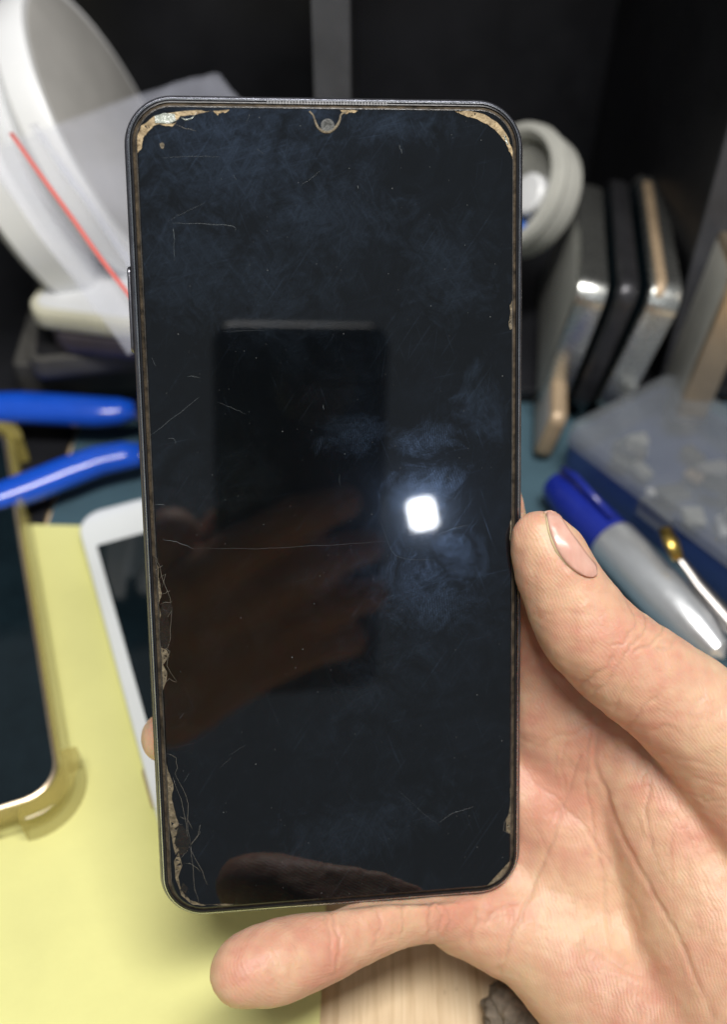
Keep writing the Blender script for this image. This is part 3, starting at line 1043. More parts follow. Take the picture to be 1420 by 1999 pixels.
def skin_mat():
    m, nt, b = new_mat('skin')
    L = nt.links.new
    a = N(nt, 'ShaderNodeAttribute', attribute_name='redness')
    n1 = noise(nt, 260, 5, 0.65)
    mx = N(nt, 'ShaderNodeMath', operation='MULTIPLY_ADD')
    L(n1.outputs[0], mx.inputs[0])
    mx.inputs[1].default_value = 0.7
    sb = N(nt, 'ShaderNodeMath', operation='SUBTRACT')
    L(a.outputs['Fac'], sb.inputs[0])
    sb.inputs[1].default_value = 0.35
    L(sb.outputs[0], mx.inputs[2])
    r = ramp(nt, mx.outputs[0], [(0.1, (0.71, 0.485, 0.325)), (0.5, (0.665, 0.41, 0.28)), (0.95, (0.62, 0.325, 0.23))])
    c = N(nt, 'ShaderNodeAttribute', attribute_name='crease')
    cm = N(nt, 'ShaderNodeMix', data_type='RGBA')
    cf = N(nt, 'ShaderNodeMath', operation='MULTIPLY')
    L(c.outputs['Fac'], cf.inputs[0])
    cf.inputs[1].default_value = 0.15
    L(cf.outputs[0], cm.inputs[0])
    L(r.outputs[0], cm.inputs[6])
    cm.inputs[7].default_value = (0.40, 0.15, 0.085, 1)  # shade in the creases put into the skin colour as a darker red
    L(cm.outputs[2], b.inputs['Base Color'])
    b.inputs['Subsurface Weight'].default_value = 1.0
    b.inputs['Subsurface Radius'].default_value = (1.0, 0.35, 0.2)
    b.inputs['Subsurface Scale'].default_value = 0.0014
    b.inputs['Roughness'].default_value = 0.46
    b.inputs['Specular IOR Level'].default_value = 0.42
    # skin relief: fine ridges plus small cells
    tc = N(nt, 'ShaderNodeTexCoord')
    w = N(nt, 'ShaderNodeTexWave', wave_type='BANDS', bands_direction='DIAGONAL')
    w.inputs['Scale'].default_value = 560
    w.inputs['Distortion'].default_value = 16
    w.inputs['Detail'].default_value = 2
    w.inputs['Detail Scale'].default_value = 0.25
    L(tc.outputs['Object'], w.inputs['Vector'])
    v = N(nt, 'ShaderNodeTexVoronoi', feature='DISTANCE_TO_EDGE')
    v.inputs['Scale'].default_value = 1100
    L(tc.outputs['Object'], v.inputs['Vector'])
    n2 = noise(nt, 700, 4, 0.7)
    h1 = N(nt, 'ShaderNodeMath', operation='MULTIPLY_ADD')
    L(w.outputs[0], h1.inputs[0])
    h1.inputs[1].default_value = 0.24
    L(n2.outputs[0], h1.inputs[2])
    h2 = N(nt, 'ShaderNodeMath', operation='MULTIPLY_ADD')
    L(v.outputs[0], h2.inputs[0])
    h2.inputs[1].default_value = 0.5
    L(h1.outputs[0], h2.inputs[2])
    bp = N(nt, 'ShaderNodeBump')
    bp.inputs['Strength'].default_value = 0.6
    bp.inputs['Distance'].default_value = 0.00016
    L(h2.outputs[0], bp.inputs['Height'])
    L(bp.outputs[0], b.inputs['Normal'])
    return m


M['skin'] = skin_mat()
hand = bpy.data.objects.new('hand', hand_me)
COL.objects.link(hand)
hand.matrix_world = PHONE_M
hand_me.materials.append(M['skin'])
tag(hand, 'bare hand gripping the phone, thumb on its edge, little finger under it', 'hand')
# thumb nail: a thin curved plate laid on the thumb's far side
from mathutils.bvhtree import BVHTree
bv = BVHTree.FromPolygons([Vector(c) for c in co2 * 1e-3], [tuple(p.vertices) for p in hand_me.polygons])
nail_l = smooth_path([(1066, 988), (1070, 1012), (1076, 1042), (1090, 1076), (1112, 1104), (1138, 1122), (1158, 1126)], 5)
nail_r = smooth_path([(1068, 985), (1086, 1004), (1104, 1030), (1124, 1058), (1144, 1085), (1158, 1104), (1164, 1122)], 5)
V, F = [], []
NU, NVv = 9, len(nail_l)
for j in range(NVv):
    for i in range(NU):
        f = i / (NU - 1)
        p = np.array(nail_l[j]) * (1 - f) + np.array(nail_r[j]) * f
        o_ = PHONE_I @ CAM
        d_ = (PHONE_I.to_3x3() @ ray(p[0], p[1])).normalized()
        hit, nn, _, _ = bv.ray_cast(o_, d_)
        if hit is None:
            q, nn, _, _ = bv.find_nearest(o_ + d_ * (ph(p[0], p[1], 3) * 1e-3 - o_).length)
            hit = q
        e_ = min(1.0, j / 3.0, (NVv - 1 - j) / 4.0)
        V.append(hit + nn * (-0.00006 + 0.00036 * math.sin(math.pi * min(1, f * 0.55)) ** 0.6 * max(e_, 0.0)))
for j in range(NVv - 1):
    for i in range(NU - 1):
        a = j * NU + i
        F.append((a, a + 1, a + NU + 1, a + NU))
mn, nt, b = new_mat('nail')
tn = noise(nt, 500, 3, 0.5, vscale=(1, 0.2, 1))
rn = ramp(nt, tn.outputs[0], [(0.3, (0.60, 0.33, 0.26)), (0.7, (0.68, 0.42, 0.34))])
nt.links.new(rn.outputs[0], b.inputs['Base Color'])
b.inputs['Subsurface Weight'].default_value = 0.6
b.inputs['Subsurface Radius'].default_value = (1, 0.4, 0.3)
b.inputs['Subsurface Scale'].default_value = 0.0012
b.inputs['Roughness'].default_value = 0.25
nail = mesh_obj('thumb_nail', V, F, mn, hand)
edge_path = [Vector(V[j * NU]) + (Vector(V[j * NU + 1]) - Vector(V[j * NU])) * 0.1 for j in range(0, NVv - 6)]
Ve, Fe = tube(edge_path, [0.00042 * math.sin(math.pi * (0.15 + 0.85 * k / len(edge_path))) + 0.00008 for k in range(len(edge_path))], 8)
mesh_obj('nail_edge', Ve, Fe, mat('pale_nail_edge', (0.72, 0.60, 0.36), 0.4, 0, 0.1, 800), nail)
sd = nail.modifiers.new('t', 'SOLIDIFY')
sd.thickness = 0.0005
sd.offset = -1

# ------------------------------------------------------------------ things on the desk behind
M['white_plastic'] = mat('white_plastic', (0.78, 0.79, 0.80), 0.35, 0, 0.04, 40)
M['cool_white'] = mat('white_phone_glass', (0.90, 0.93, 0.93), 0.18, 0, 0.02, 40, coat=0.3)
M['black_glass'] = mat('dark_display_glass', (0.006, 0.012, 0.016), 0.06, 0, 0.3, 60)
M['gold_metal'] = mat('champagne_metal', (0.62, 0.50, 0.36), 0.3, 0.9, 0.1, 120)
M['silver_metal'] = mat('silver_metal', (0.60, 0.61, 0.58), 0.27, 0.95, 0.08, 120)
M['silver_paint'] = mat('silver_paint', (0.78, 0.80, 0.82), 0.30, 0.75, 0.05, 80, coat=0.3)
M['dark_metal'] = mat('dark_phone_metal', (0.05, 0.05, 0.055), 0.3, 0.6, 0.2, 120)
M['blue_rubber'] = mat('glossy_blue_grip', (0.008, 0.085, 0.60), 0.22, 0, 0.1, 60, coat=0.4)
M['steel'] = mat('tool_steel', (0.36, 0.34, 0.33), 0.36, 1.0, 0.15, 200)
M['grey_face'] = mat('grey_disc_face', (0.40, 0.39, 0.37), 0.55, 0, 0.12, 30)
M['pale_grey'] = mat('pale_grey_back', (0.46, 0.46, 0.42), 0.3, 0, 0.15, 40)
M['cream'] = mat('cream_plastic', (0.66, 0.64, 0.50), 0.35, 0, 0.08, 60)
M['purple_grey'] = mat('purple_grey_metal', (0.10, 0.085, 0.10), 0.35, 0.4, 0.15, 60)
M['grey_cloth'] = mat('dark_grey_plastic', (0.075, 0.072, 0.066), 0.6, 0, 0.25, 60)
M['brass'] = mat('aged_brass', (0.55, 0.38, 0.10), 0.3, 1.0, 0.2, 200)
M['blue_ink'] = mat('blue_pen_cap', (0.010, 0.022, 0.25), 0.25, 0, 0.15, 80, coat=0.3)
M['putty'] = mat('grey_putty', (0.21, 0.175, 0.135), 0.85, 0, 0.45, 160, 1.0, 500, spec=0.2)
M['red_strip'] = mat('red_zip_strip', (0.66, 0.13, 0.11), 0.4, 0, 0.05, 60)
M['tan'] = mat('tan_frame_plastic', (0.42, 0.31, 0.20), 0.4, 0.3, 0.15, 80)


def clear_mat(name, col, alpha, rough=0.12, bump=0.0):
    m, nt, b = new_mat(name)
    t = noise(nt, 45, 4, 0.6, 0.5)
    r = ramp(nt, t.outputs[0], [(0.3, [c * 0.85 for c in col]), (0.7, col)])
    nt.links.new(r.outputs[0], b.inputs['Base Color'])
    b.inputs['Roughness'].default_value = rough
    mr = N(nt, 'ShaderNodeMapRange')
    mr.inputs['To Min'].default_value = max(0, alpha - 0.12)
    mr.inputs['To Max'].default_value = min(1, alpha + 0.12)
    nt.links.new(t.outputs[0], mr.inputs[0])
    nt.links.new(mr.outputs[0], b.inputs['Alpha'])
    if bump:
        t3 = noise(nt, 38, 3, 0.5, 0.8)
        bp = N(nt, 'ShaderNodeBump')
        bp.inputs['Strength'].default_value = bump
        bp.inputs['Distance'].default_value = 0.0022
        nt.links.new(t3.outputs[0], bp.inputs['Height'])
        nt.links.new(bp.outputs[0], b.inputs['Normal'])
    return m


M['bag'] = clear_mat('clear_zip_bag_film', (0.58, 0.60, 0.70), 0.16, 0.16, 1.0)
M['clear_case'] = clear_mat('yellowed_clear_case', (0.60, 0.51, 0.17), 0.32, 0.06)
M['clear_bumper'] = clear_mat('yellowed_case_bumper', (0.52, 0.43, 0.12), 0.46, 0.05)
M['clear_blue'] = clear_mat('clear_blue_plastic', (0.05, 0.10, 0.32), 0.55, 0.15)
M['clear_lid'] = clear_mat('hazy_clear_lid', (0.26, 0.28, 0.30), 0.34, 0.12)


def frame_from(origin, xdir, ydir):
    """matrix with x along xdir, y near ydir, z up"""
    x = Vector(xdir).normalized()
    z = x.cross(Vector(ydir)).normalized()
    y = z.cross(x)
    return Matrix(((x.x, y.x, z.x, origin[0]), (x.y, y.y, z.y, origin[1]), (x.z, y.z, z.z, origin[2]), (0, 0, 0, 1)))


def handset(name, Mw, w, h, th, r, label, body, face, border=(3, 3, 3, 3), group=None, btn=None, back=None):
    """a phone lying in its own frame: x width, y length, z thickness (mm); border = left, right, bottom, top"""
    e = empty(name, label=label, cat='phone', group=group)
    e.matrix_world = Mw
    slab('body', w, h, r, [(1.2, 0), (0.3, 0.6), (0, th * 0.35), (0, th * 0.65), (0.3, th - 0.5), (1.0, th - 0.05)], body, e, n=8, ang=50)
    l, rr, b, t = border
    dw, dh = w - l - rr, h - b - t
    rings = [[((x + (l - rr) / 2) * 1e-3, (y + (b - t) / 2) * 1e-3, z * 1e-3) for x, y in rrect(dw - 2 * i, dh - 2 * i, max(r - max(border), 0.8), 6)] for i, z in ((0, th - 0.3), (0, th + 0.05), (0.3, th + 0.12))]
    V, F = loft(rings)
    auto_smooth(mesh_obj('display', V, F, face, e), 40)
    if btn:
        for by, bl in btn:
            o = slab('side_key', 1.6, bl, 0.7, [(0.2, -0.2), (0, 0.3), (0.3, 0.6)], body, e, n=4)
            o.matrix_local = Matrix.Translation(Vector((-w / 2, by, th / 2)) * 1e-3) @ Matrix.Rotation(math.radians(-90), 4, 'Y')
    return e


# white handset under the held phone
a, b = atz(160, 1060, 0.0105), atz(306, 1600, 0.0105)
yd = (a - b)
yd.z = 0
ydn = yd.normalized()
xdn = Vector((ydn.y, -ydn.x, 0))
Wd, Ht = 69.0, 142.0
# the left long edge runs a -> b; the top-left corner sits a little beyond a
top_left = a + ydn * 0.014
cen = top_left + xdn * (Wd / 2000) - ydn * (Ht / 2000)
cen.z = 0.0036
wp = handset('white_phone', frame_from(cen, xdn, ydn), Wd, Ht, 7.0, 9, 'white phone with dark display lying on the yellow paper', M['cool_white'], M['black_glass'], (4.2, 4.2, 17, 17))
V, F = lathe([(0.0042, 0.0068), (0.0042, 0.00715), (0.0034, 0.0072), (0.0, 0.0071)], (0, 0.0, 0), (0, 0, 1), 24)
hb = mesh_obj('home_button', V, F, M['white_plastic'], wp)
hb.location = (0, -Ht / 2000 + 0.009, 0)
V, F = tube([(-0.006, 0, 0), (0.006, 0, 0)], [0.0008, 0.0008], 8)
ep = mesh_obj('earpiece', V, F, M['dark_metal'], wp)
ep.location = (0, Ht / 2000 - 0.009, 0.007)
sk = slab('side_key', 1.8, 12, 0.8, [(0.2, -0.2), (0, 0.3), (0.3, 0.6)], M['tan'], wp, n=4)
sk.matrix_local = Matrix.Translation(Vector((-Wd / 2, -Ht / 2 + 34, 3.5)) * 1e-3) @ Matrix.Rotation(math.radians(-90), 4, 'Y')

# handset in the yellowed clear case, lower left
zt = 0.0135
a, b = atz(14, 850, zt), atz(112, 1460, zt)
ydn = (a - b)
ydn.z = 0
ydn.normalize()
xdn = Vector((ydn.y, -ydn.x, 0))
Wc, Hc = 74.0, 158.0
br = atz(122, 1545, zt)
cen = br - xdn * (Wc / 2000) + ydn * (Hc / 2000)
cen.z = 0.0055
cp = handset('cased_phone', frame_from(cen, xdn, ydn), Wc, Hc, 8.4, 10, 'dark phone in a yellowed clear bumper case lying on the yellow paper', M['gold_metal'], M['black_glass'], (1.2, 1.2, 1.2, 1.2))
cs = slab('clear_case', Wc + 5.2, Hc + 5.2, 12, [(3.2, -2.0), (1.0, -1.8), (0, -0.6), (0, 6.5), (0.3, 9.0), (1.2, 9.9), (2.4, 9.4), (2.5, 8.0), (2.5, -0.4)], M['clear_case'], cp, n=12, closed=True, ang=60)
slab('case_back', Wc + 5.2, Hc + 5.2, 12, [(2.6, -1.9), (2.6, -0.5)], M['clear_case'], cp, n=10)
for sx in (-1, 1):
    for sy in (-1, 1):
        bm = bmesh.new()
        rin, rout = 10.6, 15.0
        cx, cy = sx * (Wc / 2 - 9.4), sy * (Hc / 2 - 9.4)
        for k in range(13):
            an = math.radians(-8 + 106 * k / 12)
            for rr_, zz_ in ((rin, -2.2), (rout, -1.6), (rout + 0.3, 4), (rout, 9.2), (rin + 1.6, 10.4), (rin, 10.0)):
                bm.verts.new(((cx + sx * rr_ * math.cos(an)) * 1e-3, (cy + sy * rr_ * math.sin(an)) * 1e-3, zz_ * 1e-3))
        bm.verts.ensure_lookup_table()
        for k in range(12):
            for i in range(6):
                j = (i + 1) % 6
                bm.faces.new([bm.verts[k * 6 + i], bm.verts[k * 6 + j], bm.verts[(k + 1) * 6 + j], bm.verts[(k + 1) * 6 + i]])
        bm.faces.new([bm.verts[i] for i in range(6)])
        bm.faces.new([bm.verts[72 + i] for i in range(6)][::-1])
        auto_smooth(bm_obj('corner_bumper', bm, M['clear_bumper'], cp), 45)
for xx in (-22, -17, -12, 8, 13, 18):
    V, F = lathe([(0.0009, 0.0), (0.0009, 0.0007), (0.0, 0.0007)], (0, 0, 0), (0, -1, 0), 12)
    h_ = mesh_obj('speaker_hole', V, F, M['dark_metal'], cp)
    h_.location = (xx * 1e-3, -(Hc / 2 + 2.2) * 1e-3, 0.0042)

# pliers with blue grips
pl = empty('pliers', atz(250, 870, 0.012), None, 'pliers with glossy blue grips lying on the work mat', 'pliers')
pl0 = pl.location.copy()
def rel(path, o):
    return [Vector(p) - o for p in path]
up_ = [atz(x, y, z) for x, y, z in ((-150, 800, 0.016), (-60, 798, 0.016), (40, 796, 0.017), (120, 800, 0.017), (190, 804, 0.017), (232, 803, 0.017), (262, 800, 0.017))]
V, F = tube(rel(up_, pl0), [0.0062, 0.0068, 0.0070, 0.0068, 0.0066, 0.0058, 0.0038], 16, squash=(Vector((0, 0, 1)), 0.8))
mesh_obj('grip', V, F, M['blue_rubber'], pl)
lo_ = [atz(x, y, z) for x, y, z in ((-60, 985, 0.013), (0, 972, 0.013), (60, 950, 0.013), (130, 922, 0.014), (190, 900, 0.014), (240, 890, 0.014), (275, 888, 0.014))]
V, F = tube(rel(lo_, pl0), [0.0056, 0.0062, 0.0064, 0.0064, 0.0062, 0.0058, 0.0046], 16, squash=(Vector((0, 0, 1)), 0.8))
mesh_obj('grip', V, F, M['blue_rubber'], pl)
for seg in ([(255, 800, 0.016), (300, 815, 0.015), (350, 845, 0.013), (400, 870, 0.012), (455, 872, 0.012)], [(268, 888, 0.014), (310, 880, 0.013), (350, 860, 0.013), (400, 840, 0.012), (455, 852, 0.012)]):
    p_ = [atz(*s) for s in seg]
    V, F = tube(rel(p_, pl0), [0.004, 0.0048, 0.0075, 0.006, 0.0018], 12, squash=(Vector((0, 0, 1)), 0.6))
    mesh_obj('jaw', V, F, M['steel'], pl)
V, F = lathe([(0.0052, 0), (0.0052, 0.006), (0.004, 0.007), (0, 0.007)], atz(350, 852, 0.012) - pl0, (0, 0, 1), 24)
auto_smooth(mesh_obj('pivot', V, F, M['steel'], pl), 40)

# pile of phones and boards on the left, in and before the shelf
def lie(px, py, z, ang, w, h):
    """frame of a flat slab whose front-left corner is seen at px, py"""
    a_ = math.radians(ang)
    x = Vector((math.cos(a_), math.sin(a_), 0))
    y = Vector((-math.sin(a_), math.cos(a_), 0))
    c = atz(px, py, z) + x * (w / 2000) + y * (h / 2000)
    return frame_from(c, x, y)


PILE = [('tablet_board', 40, 775, 0.0095, 4, 96, 60, 15.0, 3, 'grey_cloth', 'grey_cloth', 'dark grey flat box at the bottom of the phone pile'),
        ('thin_phone', 62, 748, 0.0250, 10, 92, 62, 9.5, 6, 'grey_cloth', 'dark_metal', 'matt dark grey slab second from the bottom of the pile'),
        ('purple_phone', 96, 690, 0.0350, -9, 130, 62, 8.5, 9, 'purple_grey', 'black_glass', 'purple grey phone under the cream one in the pile'),
        ('cream_phone', 50, 640, 0.0440, -12, 140, 62, 7.8, 9, 'cream', 'white_plastic', 'cream coloured phone on top of the pile under the zip bag')]
for nm, px, py, z, ang, w, h, th, r, bd, fc, lb in PILE:
    handset(nm, lie(px, py, z, ang, w, h), w, h, th, r, lb, M[bd], M[fc], (3, 3, 3, 3), 'phones in the pile beside the shelf')

# big white round spool with a grey disc
axis = (RGT * 0.94 - DWN * 0.33) * math.sin(math.radians(77)) - FWD * math.cos(math.radians(77))
sp = empty('white_spool', atd(222, 262, 0.368), None, 'large white round spool with a grey disc face behind the zip bag', 'spool')
for nm, prof, m_ in (('flange', [(0.0, -0.036), (0.056, -0.036), (0.0605, -0.032), (0.0605, -0.022), (0.058, -0.020), (0.05, -0.0195), (0.0, -0.0195)], 'white_plastic'),
                     ('hub', [(0.046, -0.0194), (0.046, -0.0121)], 'white_plastic'),
                     ('raised_disc', [(0.0, -0.012), (0.0545, -0.012), (0.0562, -0.010), (0.0562, -0.001), (0.0552, 0.0005), (0.0527, 0.0005), (0.0527, -0.002), (0.0, -0.002)], 'white_plastic'),
                     ('disc_face', [(0.0, -0.0019), (0.0526, -0.0019), (0.0526, 0.0005), (0.0515, 0.0010), (0.0, 0.0012)], 'grey_face')):
    prof = [(r_ * 0.99, s_) for r_, s_ in prof]
    V, F = lathe(prof, (0, 0, 0), axis, 96)
    auto_smooth(mesh_obj(nm, V, F, M[m_], sp), 35)

# clear zip bag leaning on the spool
bagc = [(-40, 296, 0.272), (430, 128, 0.312), (640, 470, 0.300), (250, 690, 0.262)]
bp_ = [atd(*c) for c in bagc]
bag0 = bp_[0].copy()
bag = empty('zip_bag', bag0, None, 'clear plastic zip bag with a red strip leaning on the spool', 'bag')
bn = (bp_[1] - bp_[0]).cross(bp_[3] - bp_[0]).normalized()


def bag_pt(u, v, lift=0.0):
    p = (bp_[0] * (1 - u) + bp_[1] * u) * (1 - v) + (bp_[3] * (1 - u) + bp_[2] * u) * v
    wv = 0.0014 * mnoise.noise(Vector((u * 5, v * 4, 3.3))) + 0.00018 * mnoise.noise(Vector((u * 17, v * 9, 8.1)))
    wv += 0.006 * max(0, u - 0.7) * mnoise.noise(Vector((u * 14, v * 14, 1.1)))
    rc = max(0, u - 0.82) * max(0, 0.22 - v) * 0.9
    p = p + (bp_[3] - bp_[0]) * rc * 1.2 - (bp_[1] - bp_[0]) * rc * 0.8
    return p + bn * (wv + lift) - bag0


for nm, off in (('film', 0.0), ('film', 0.0016)):
    V, F = [], []
    nu, nv_ = 44, 36
    for j in range(nv_ + 1):
        for i in range(nu + 1):
            V.append(bag_pt(i / nu, j / nv_, off))
    for j in range(nv_):
        for i in range(nu):
            a_ = j * (nu + 1) + i
            F.append((a_, a_ + 1, a_ + nu + 2, a_ + nu + 1))
    o = mesh_obj(nm, V, F, M['bag'], bag)
sgn = -1 if bn.dot(CAM - bag0) < 0 else 1
for nm, uu, wd, mm_ in (('red_strip', 0.115, 0.00065, 'red_strip'), ('zip_ridge', 0.19, 0.0009, 'white_plastic'), ('zip_ridge', 0.205, 0.0009, 'white_plastic')):
    P_ = [bag_pt(uu, k / 20, sgn * 0.003) for k in range(21)]
    V, F = tube(P_, [wd] * 21, 8, squash=(bn, 0.3))
    mesh_obj(nm, V, F, M[mm_] if nm == 'red_strip' else M['bag'], bag)

# right compartment: phones filed on their long side
def filed(name, px, py, z0, w, h, th, r, lean, yaw, label, body, face, y0=None):
    """long side down, end to the viewer; px,py = lower front corner (left) on height z0"""
    p = atz(px, py, z0)
    ya, la = math.radians(yaw), math.radians(lean)
    back = Vector((math.sin(ya), math.cos(ya), 0))           # length direction, away
    side = Vector((math.cos(ya), -math.sin(ya), 0))
    upv = Vector((0, 0, 1)) * math.cos(la) + side * math.sin(la)
    nrm = side * math.cos(la) - Vector((0, 0, 1)) * math.sin(la)
    # local x = up, y = back, z = nrm
    c = p + upv * (w / 2000) + back * (h / 2000)
    x, y, z = upv, back, upv.cross(back)
    Mx = Matrix(((x.x, y.x, z.x, c.x), (x.y, y.y, z.y, c.y), (x.z, y.z, z.z, c.z), (0, 0, 0, 1)))
    return handset(name, Mx, w, h, th, r, label, body, face, (3, 3, 3, 3), 'phones filed upright in the shelf')


filed('silver_phone', 1098, 808, 0.0095, 55, 82, 10.5, 8, 9, 8, 'silver edged phone filed upright beside the round canister', M['silver_metal'], M['pale_grey'])
filed('black_phone', 1146, 812, 0.0095, 56, 86, 7.2, 8, 10, 8, 'black phone filed upright between the two silver edged ones', M['dark_metal'], M['black_glass'])
filed('bronze_phone', 1186, 816, 0.0095, 58, 84, 4.2, 8, 11, 8, 'thin bronze handset filed between the black and the wide silver phone', M['tan'], M['dark_metal'])
filed('wide_silver_phone', 1212, 822, 0.0095, 56, 92, 11.0, 9, 12, 8, 'silver phone with tan edge filed nearest the shelf divider', M['silver_metal'], M['black_glass'])
filed('champagne_phone', 1366, 850, 0.0095, 68, 150, 11.0, 9, 5, 4, 'champagne phone standing alone beyond the shelf divider', M['gold_metal'], M['pale_grey'])
filed('tan_phone_frame', 1070, 905, 0.003, 22, 48, 6.0, 5, 12, 8, 'low tan phone frame standing behind the phone by the thumb', M['tan'], M['grey_face'])

# round canister with white lens and blue label
cn = empty('round_canister', atd(1002, 368, 0.372), None, 'grey round canister with white lens and blue label beside filed phones', 'canister')
cax = (-FWD * 0.60 + RGT * -0.74 - DWN * 0.12).normalized()
for nm, prof, m_ in (('shell', [(0.0, -0.014), (0.0215, -0.014), (0.0235, -0.012), (0.0245, -0.004), (0.0235, 0.0), (0.0200, 0.0), (0.0190, -0.004), (0.0, -0.004)], 'pale_grey'),
                     ('rim', [(0.0243, -0.003), (0.0252, -0.001), (0.0245, 0.0022), (0.0215, 0.003), (0.0196, 0.0012), (0.0196, -0.003)], 'pale_grey')):
    V, F = lathe(prof, (0, 0, 0), cax, 64)
    auto_smooth(mesh_obj(nm, V, F, M[m_], cn), 35)
ca = cax.cross(Vector((0, 0, 1))).normalized()
cb = ca.cross(cax).normalized()
V, F = lathe([(0.0078, -0.0039), (0.0078, 0.001), (0.0068, 0.002), (0.0, 0.0024)], ca * -0.0095 * (1 if ca.x < 0 else -1) + cb * 0.002, cax, 32)
auto_smooth(mesh_obj('lens', V, F, M['white_plastic'], cn), 40)
bl = mesh_obj('blue_label', *loft([[ca * (x - 0.0120 * (1 if ca.x < 0 else -1)) + cb * (y - 0.0115) + cax * z for x, y in rrect(0.011, 0.009, 0.002, 4)] for z in (-0.0039, -0.0015)]), mat('blue_label', (0.03, 0.13, 0.50), 0.4, 0, 0.15, 100), cn)

# clear blue plastic box with small parts
bo = atz(1078, 935, 0.0)
bx = (atz(1400, 1195, 0.0) - bo)
bx.z = 0
bx.normalize()
by = Vector((-bx.y, bx.x, 0))
bxm = frame_from(bo + Vector((0, 0, 0.003)), bx, by)
pb = empty('parts_box', None and 0 or (0, 0, 0), None, 'clear blue plastic parts box beside the pen', 'box')
pb.matrix_world = bxm @ Matrix.Translation((0.045, 0.030, 0))
slab('tray', 92, 56, 7, [(2.5, 0), (0.6, 0.8), (0, 3), (0, 15), (1.2, 15.0), (1.4, 3), (3, 1.6)], M['clear_blue'], pb, n=8)
slab('lid', 93, 57, 7.4, [(0, 15.1), (0, 19), (1.5, 21.5), (4.5, 22.4)], M['clear_lid'], pb, n=8, ang=25)
rr = random.Random(5)
for k in range(26):
    cw, ch, ct = rr.uniform(4, 12), rr.uniform(3, 9), rr.uniform(1.2, 4)
    o = slab('loose_part', cw, ch, 0.6, [(0.2, 0), (0, 0.4), (0, ct - 0.3), (0.4, ct)], M[rr.choice(['grey_face', 'steel', 'dark_metal', 'tan', 'white_plastic', 'pale_grey', 'grey_cloth'])], pb, n=3)
    o.matrix_local = Matrix.Translation((rr.uniform(-0.036, 0.036), rr.uniform(-0.018, 0.020), 0.002 + 0.0004 * k)) @ Matrix.Rotation(rr.uniform(0, 3.1), 4, 'Z') @ Matrix.Rotation(rr.uniform(-0.4, 0.4), 4, 'X')
slab('latch', 14, 3, 1, [(0.2, 11), (0, 11.5), (0, 18), (0.4, 18.5)], M['clear_lid'], pb, n=3).location = (0.0, -0.0292, 0)

# pen with blue cap
p0, p1 = atz(1086, 945, 0.011), atz(1415, 1285, 0.011)
pen = empty('ballpoint_pen', p0, None, 'silver pen with blue cap lying on the mat before the clear box', 'pen')
pd = (p1 - p0)
Lp = pd.length
for nm, prof, m_ in (('cap', [(0.0, 0), (0.00546, 0.0), (0.00650, 0.002), (0.00754, 0.010), (0.00793, Lp * 0.36), (0.00741, Lp * 0.362), (0.0, Lp * 0.362)], 'blue_ink'),
                     ('barrel', [(0.0, Lp * 0.363), (0.00780, Lp * 0.363), (0.00832, Lp * 0.38), (0.00832, Lp * 0.7), (0.00676, Lp * 0.86), (0.00390, Lp * 0.97), (0.0, Lp)], 'silver_paint')):
    V, F = lathe(prof, (0, 0, 0), pd, 32)
    auto_smooth(mesh_obj(nm, V, F, M[m_], pen), 30)
cu = Vector((0, 0, 1))
V, F = tube([pd * 0.02 + cu * 0.0085, pd * 0.1 + cu * 0.0105, pd * 0.34 + cu * 0.0095], [0.0012, 0.0014, 0.0011], 8)
mesh_obj('clip', V, F, M['blue_ink'], pen)

# tweezers with brass tip
t0 = atz(1305, 1045, 0.026)
tw = empty('tweezers', t0, None, 'steel tweezers with a brass tip lying across the parts box', 'tweezers')
for k, pts in enumerate(([(1300, 1040, 0.027), (1322, 1082, 0.024), (1365, 1140, 0.020), (1440, 1225, 0.016), (1560, 1350, 0.010)], [(1326, 1080, 0.022), (1350, 1125, 0.019), (1395, 1195, 0.014), (1470, 1270, 0.011), (1565, 1352, 0.009)])):
    P_ = [atz(*q) - t0 for q in pts]
    V, F = tube(P_, [0.0010, 0.0015, 0.0022, 0.0028, 0.0024], 10, squash=(Vector((0, 0, 1)), 0.5))
    mesh_obj('arm', V, F, M['steel'], tw)
V, F = tube([atz(1298, 1030, 0.0275) - t0, atz(1312, 1060, 0.026) - t0, atz(1326, 1092, 0.024) - t0], [0.0020, 0.0026, 0.0018], 10, squash=(Vector((0, 0, 1)), 0.5))
mesh_obj('tip_sleeve', V, F, M['brass'], tw)
s0 = atz(1242, 1146, 0.0030)
V, F = lathe([(0.0, 0), (0.0021, 0), (0.0025, 0.0008), (0.0022, 0.0020), (0.0012, 0.0026), (0.0, 0.0026)], (0, 0, 0), (0, 0, 1), 20)
so = mesh_obj('screw', V, F, M['steel'])
so.location = s0
tag(so, 'tiny shiny screw on the mat beside the pen', 'screw')

# lump of putty on the bare wood
bm = bmesh.new()
bmesh.ops.create_icosphere(bm, subdivisions=5, radius=1)
for v in bm.verts:
    n_ = v.co.normalized()
    f_ = 1 + 0.28 * mnoise.noise(n_ * 1.7 + Vector((2, 1, 0))) + 0.16 * mnoise.noise(n_ * 4.3) + 0.07 * mnoise.noise(n_ * 11)
    v.co = Vector((n_.x * 0.0075 * f_, n_.y * 0.0085 * f_, max(n_.z, -0.55) * 0.0055 * f_ + 0.0028))
pu = bm_obj('putty_lump', bm, M['putty'])
pu.location = atz(1014, 1985, 0.003)
tag(pu, 'grey brown lump of putty on the bare wood', 'putty')

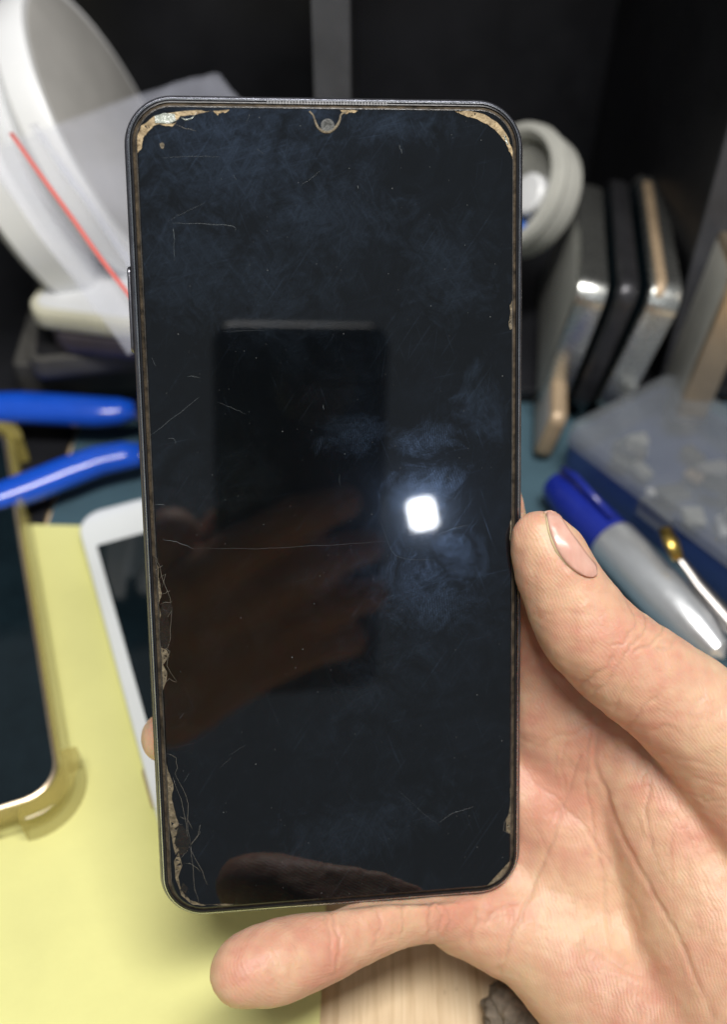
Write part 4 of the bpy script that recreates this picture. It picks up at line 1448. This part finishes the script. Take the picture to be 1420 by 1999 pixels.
# ------------------------------------------------------------------ the phone that takes the picture and the hand round it: seen mirrored in the dark screen
cph = empty('camera_phone', CAM - FWD * 0.003, None, 'black phone taking the picture, seen only as a dark reflection', 'phone')
Xc, Yc_, Zc = RGT, -DWN, FWD
CM = Matrix(((Xc.x, Yc_.x, Zc.x, 0), (Xc.y, Yc_.y, Zc.y, 0), (Xc.z, Yc_.z, Zc.z, 0), (0, 0, 0, 1)))
cph.matrix_world = Matrix.Translation(CAM - FWD * 0.006) @ CM
o = slab('body', 70, 156, 9, [(2.0, -8.0), (0.5, -7.2), (0, -5), (0, -2.5), (0.6, -0.8), (2.0, 0)], M['bezel'], cph, n=8)
o.location = (0.0215, 0.021 - 0.078, 0)
V, F = lathe([(0.0, 0.0), (0.0165, 0.0), (0.0165, 0.0012), (0.0158, 0.0016), (0.0, 0.0016)], (0.026, -0.002, 0), (0, 0, 1), 48)
auto_smooth(mesh_obj('camera_ring', V, F, M['dark_metal'], cph), 40)

set_grid((-120.0, -190.0, -50.0), (100.0, -34.0, 34.0), 1.5)


def chain3(pts, k=2.0, D=None):
    if D is None:
        D = np.full(SHP, BIG, np.float32)
    for a, b in zip(pts[:-1], pts[1:]):
        capsule(D, a[:3], b[:3], a[3], b[3], k)
    return D


Dh = None
for y0, tipx, lean in ((-58, 44, 3), (-76, 54, 2), (-94, 56, -1), (-111, 48, -4)):
    f_ = chain3([(tipx - 6, y0 + lean + 6, 5.0, 7.5), (tipx - 26, y0 + lean * 0.5 + 2, 7.0, 8.8), (tipx - 50, y0 - 10, 7.0, 9.8), (-22, y0 - 24, 4.0, 10.5), (-32, y0 - 36, -8.0, 11.5)], 2.0)
    Dh = f_ if Dh is None else smin(Dh, f_, 7.0)
pm = chain3([(-30, -66, -10, 12), (-44, -120, -14, 16), (-80, -178, -22, 20)], 6.0)
chain3([(-28, -118, -8, 11), (-52, -142, -12, 15), (-88, -182, -20, 20)], 8.0, pm)
tb = chain3([(12, -50, -18.0, 7), (-8, -66, -20, 9), (-30, -96, -18, 12), (-46, -125, -16, 14)], 3.0)
Dh = smin(smin(Dh, pm, 5.0), tb, 3.0)
V_, F_ = surface_nets(Dh)
me2 = subdivide_smooth(V_ * 1e-3, F_, 4)
me2.polygons.foreach_set('use_smooth', np.ones(len(me2.polygons), bool))
a_ = me2.attributes.new('redness', 'FLOAT', 'POINT')
a_.data.foreach_set('value', np.full(len(me2.vertices), 0.6, np.float32))
me2.materials.append(M['skin'])
h2 = bpy.data.objects.new('holding_hand', me2)
COL.objects.link(h2)
h2.matrix_world = cph.matrix_world
tag(h2, 'other hand round the picture-taking phone, seen only as a brown reflection', 'hand')
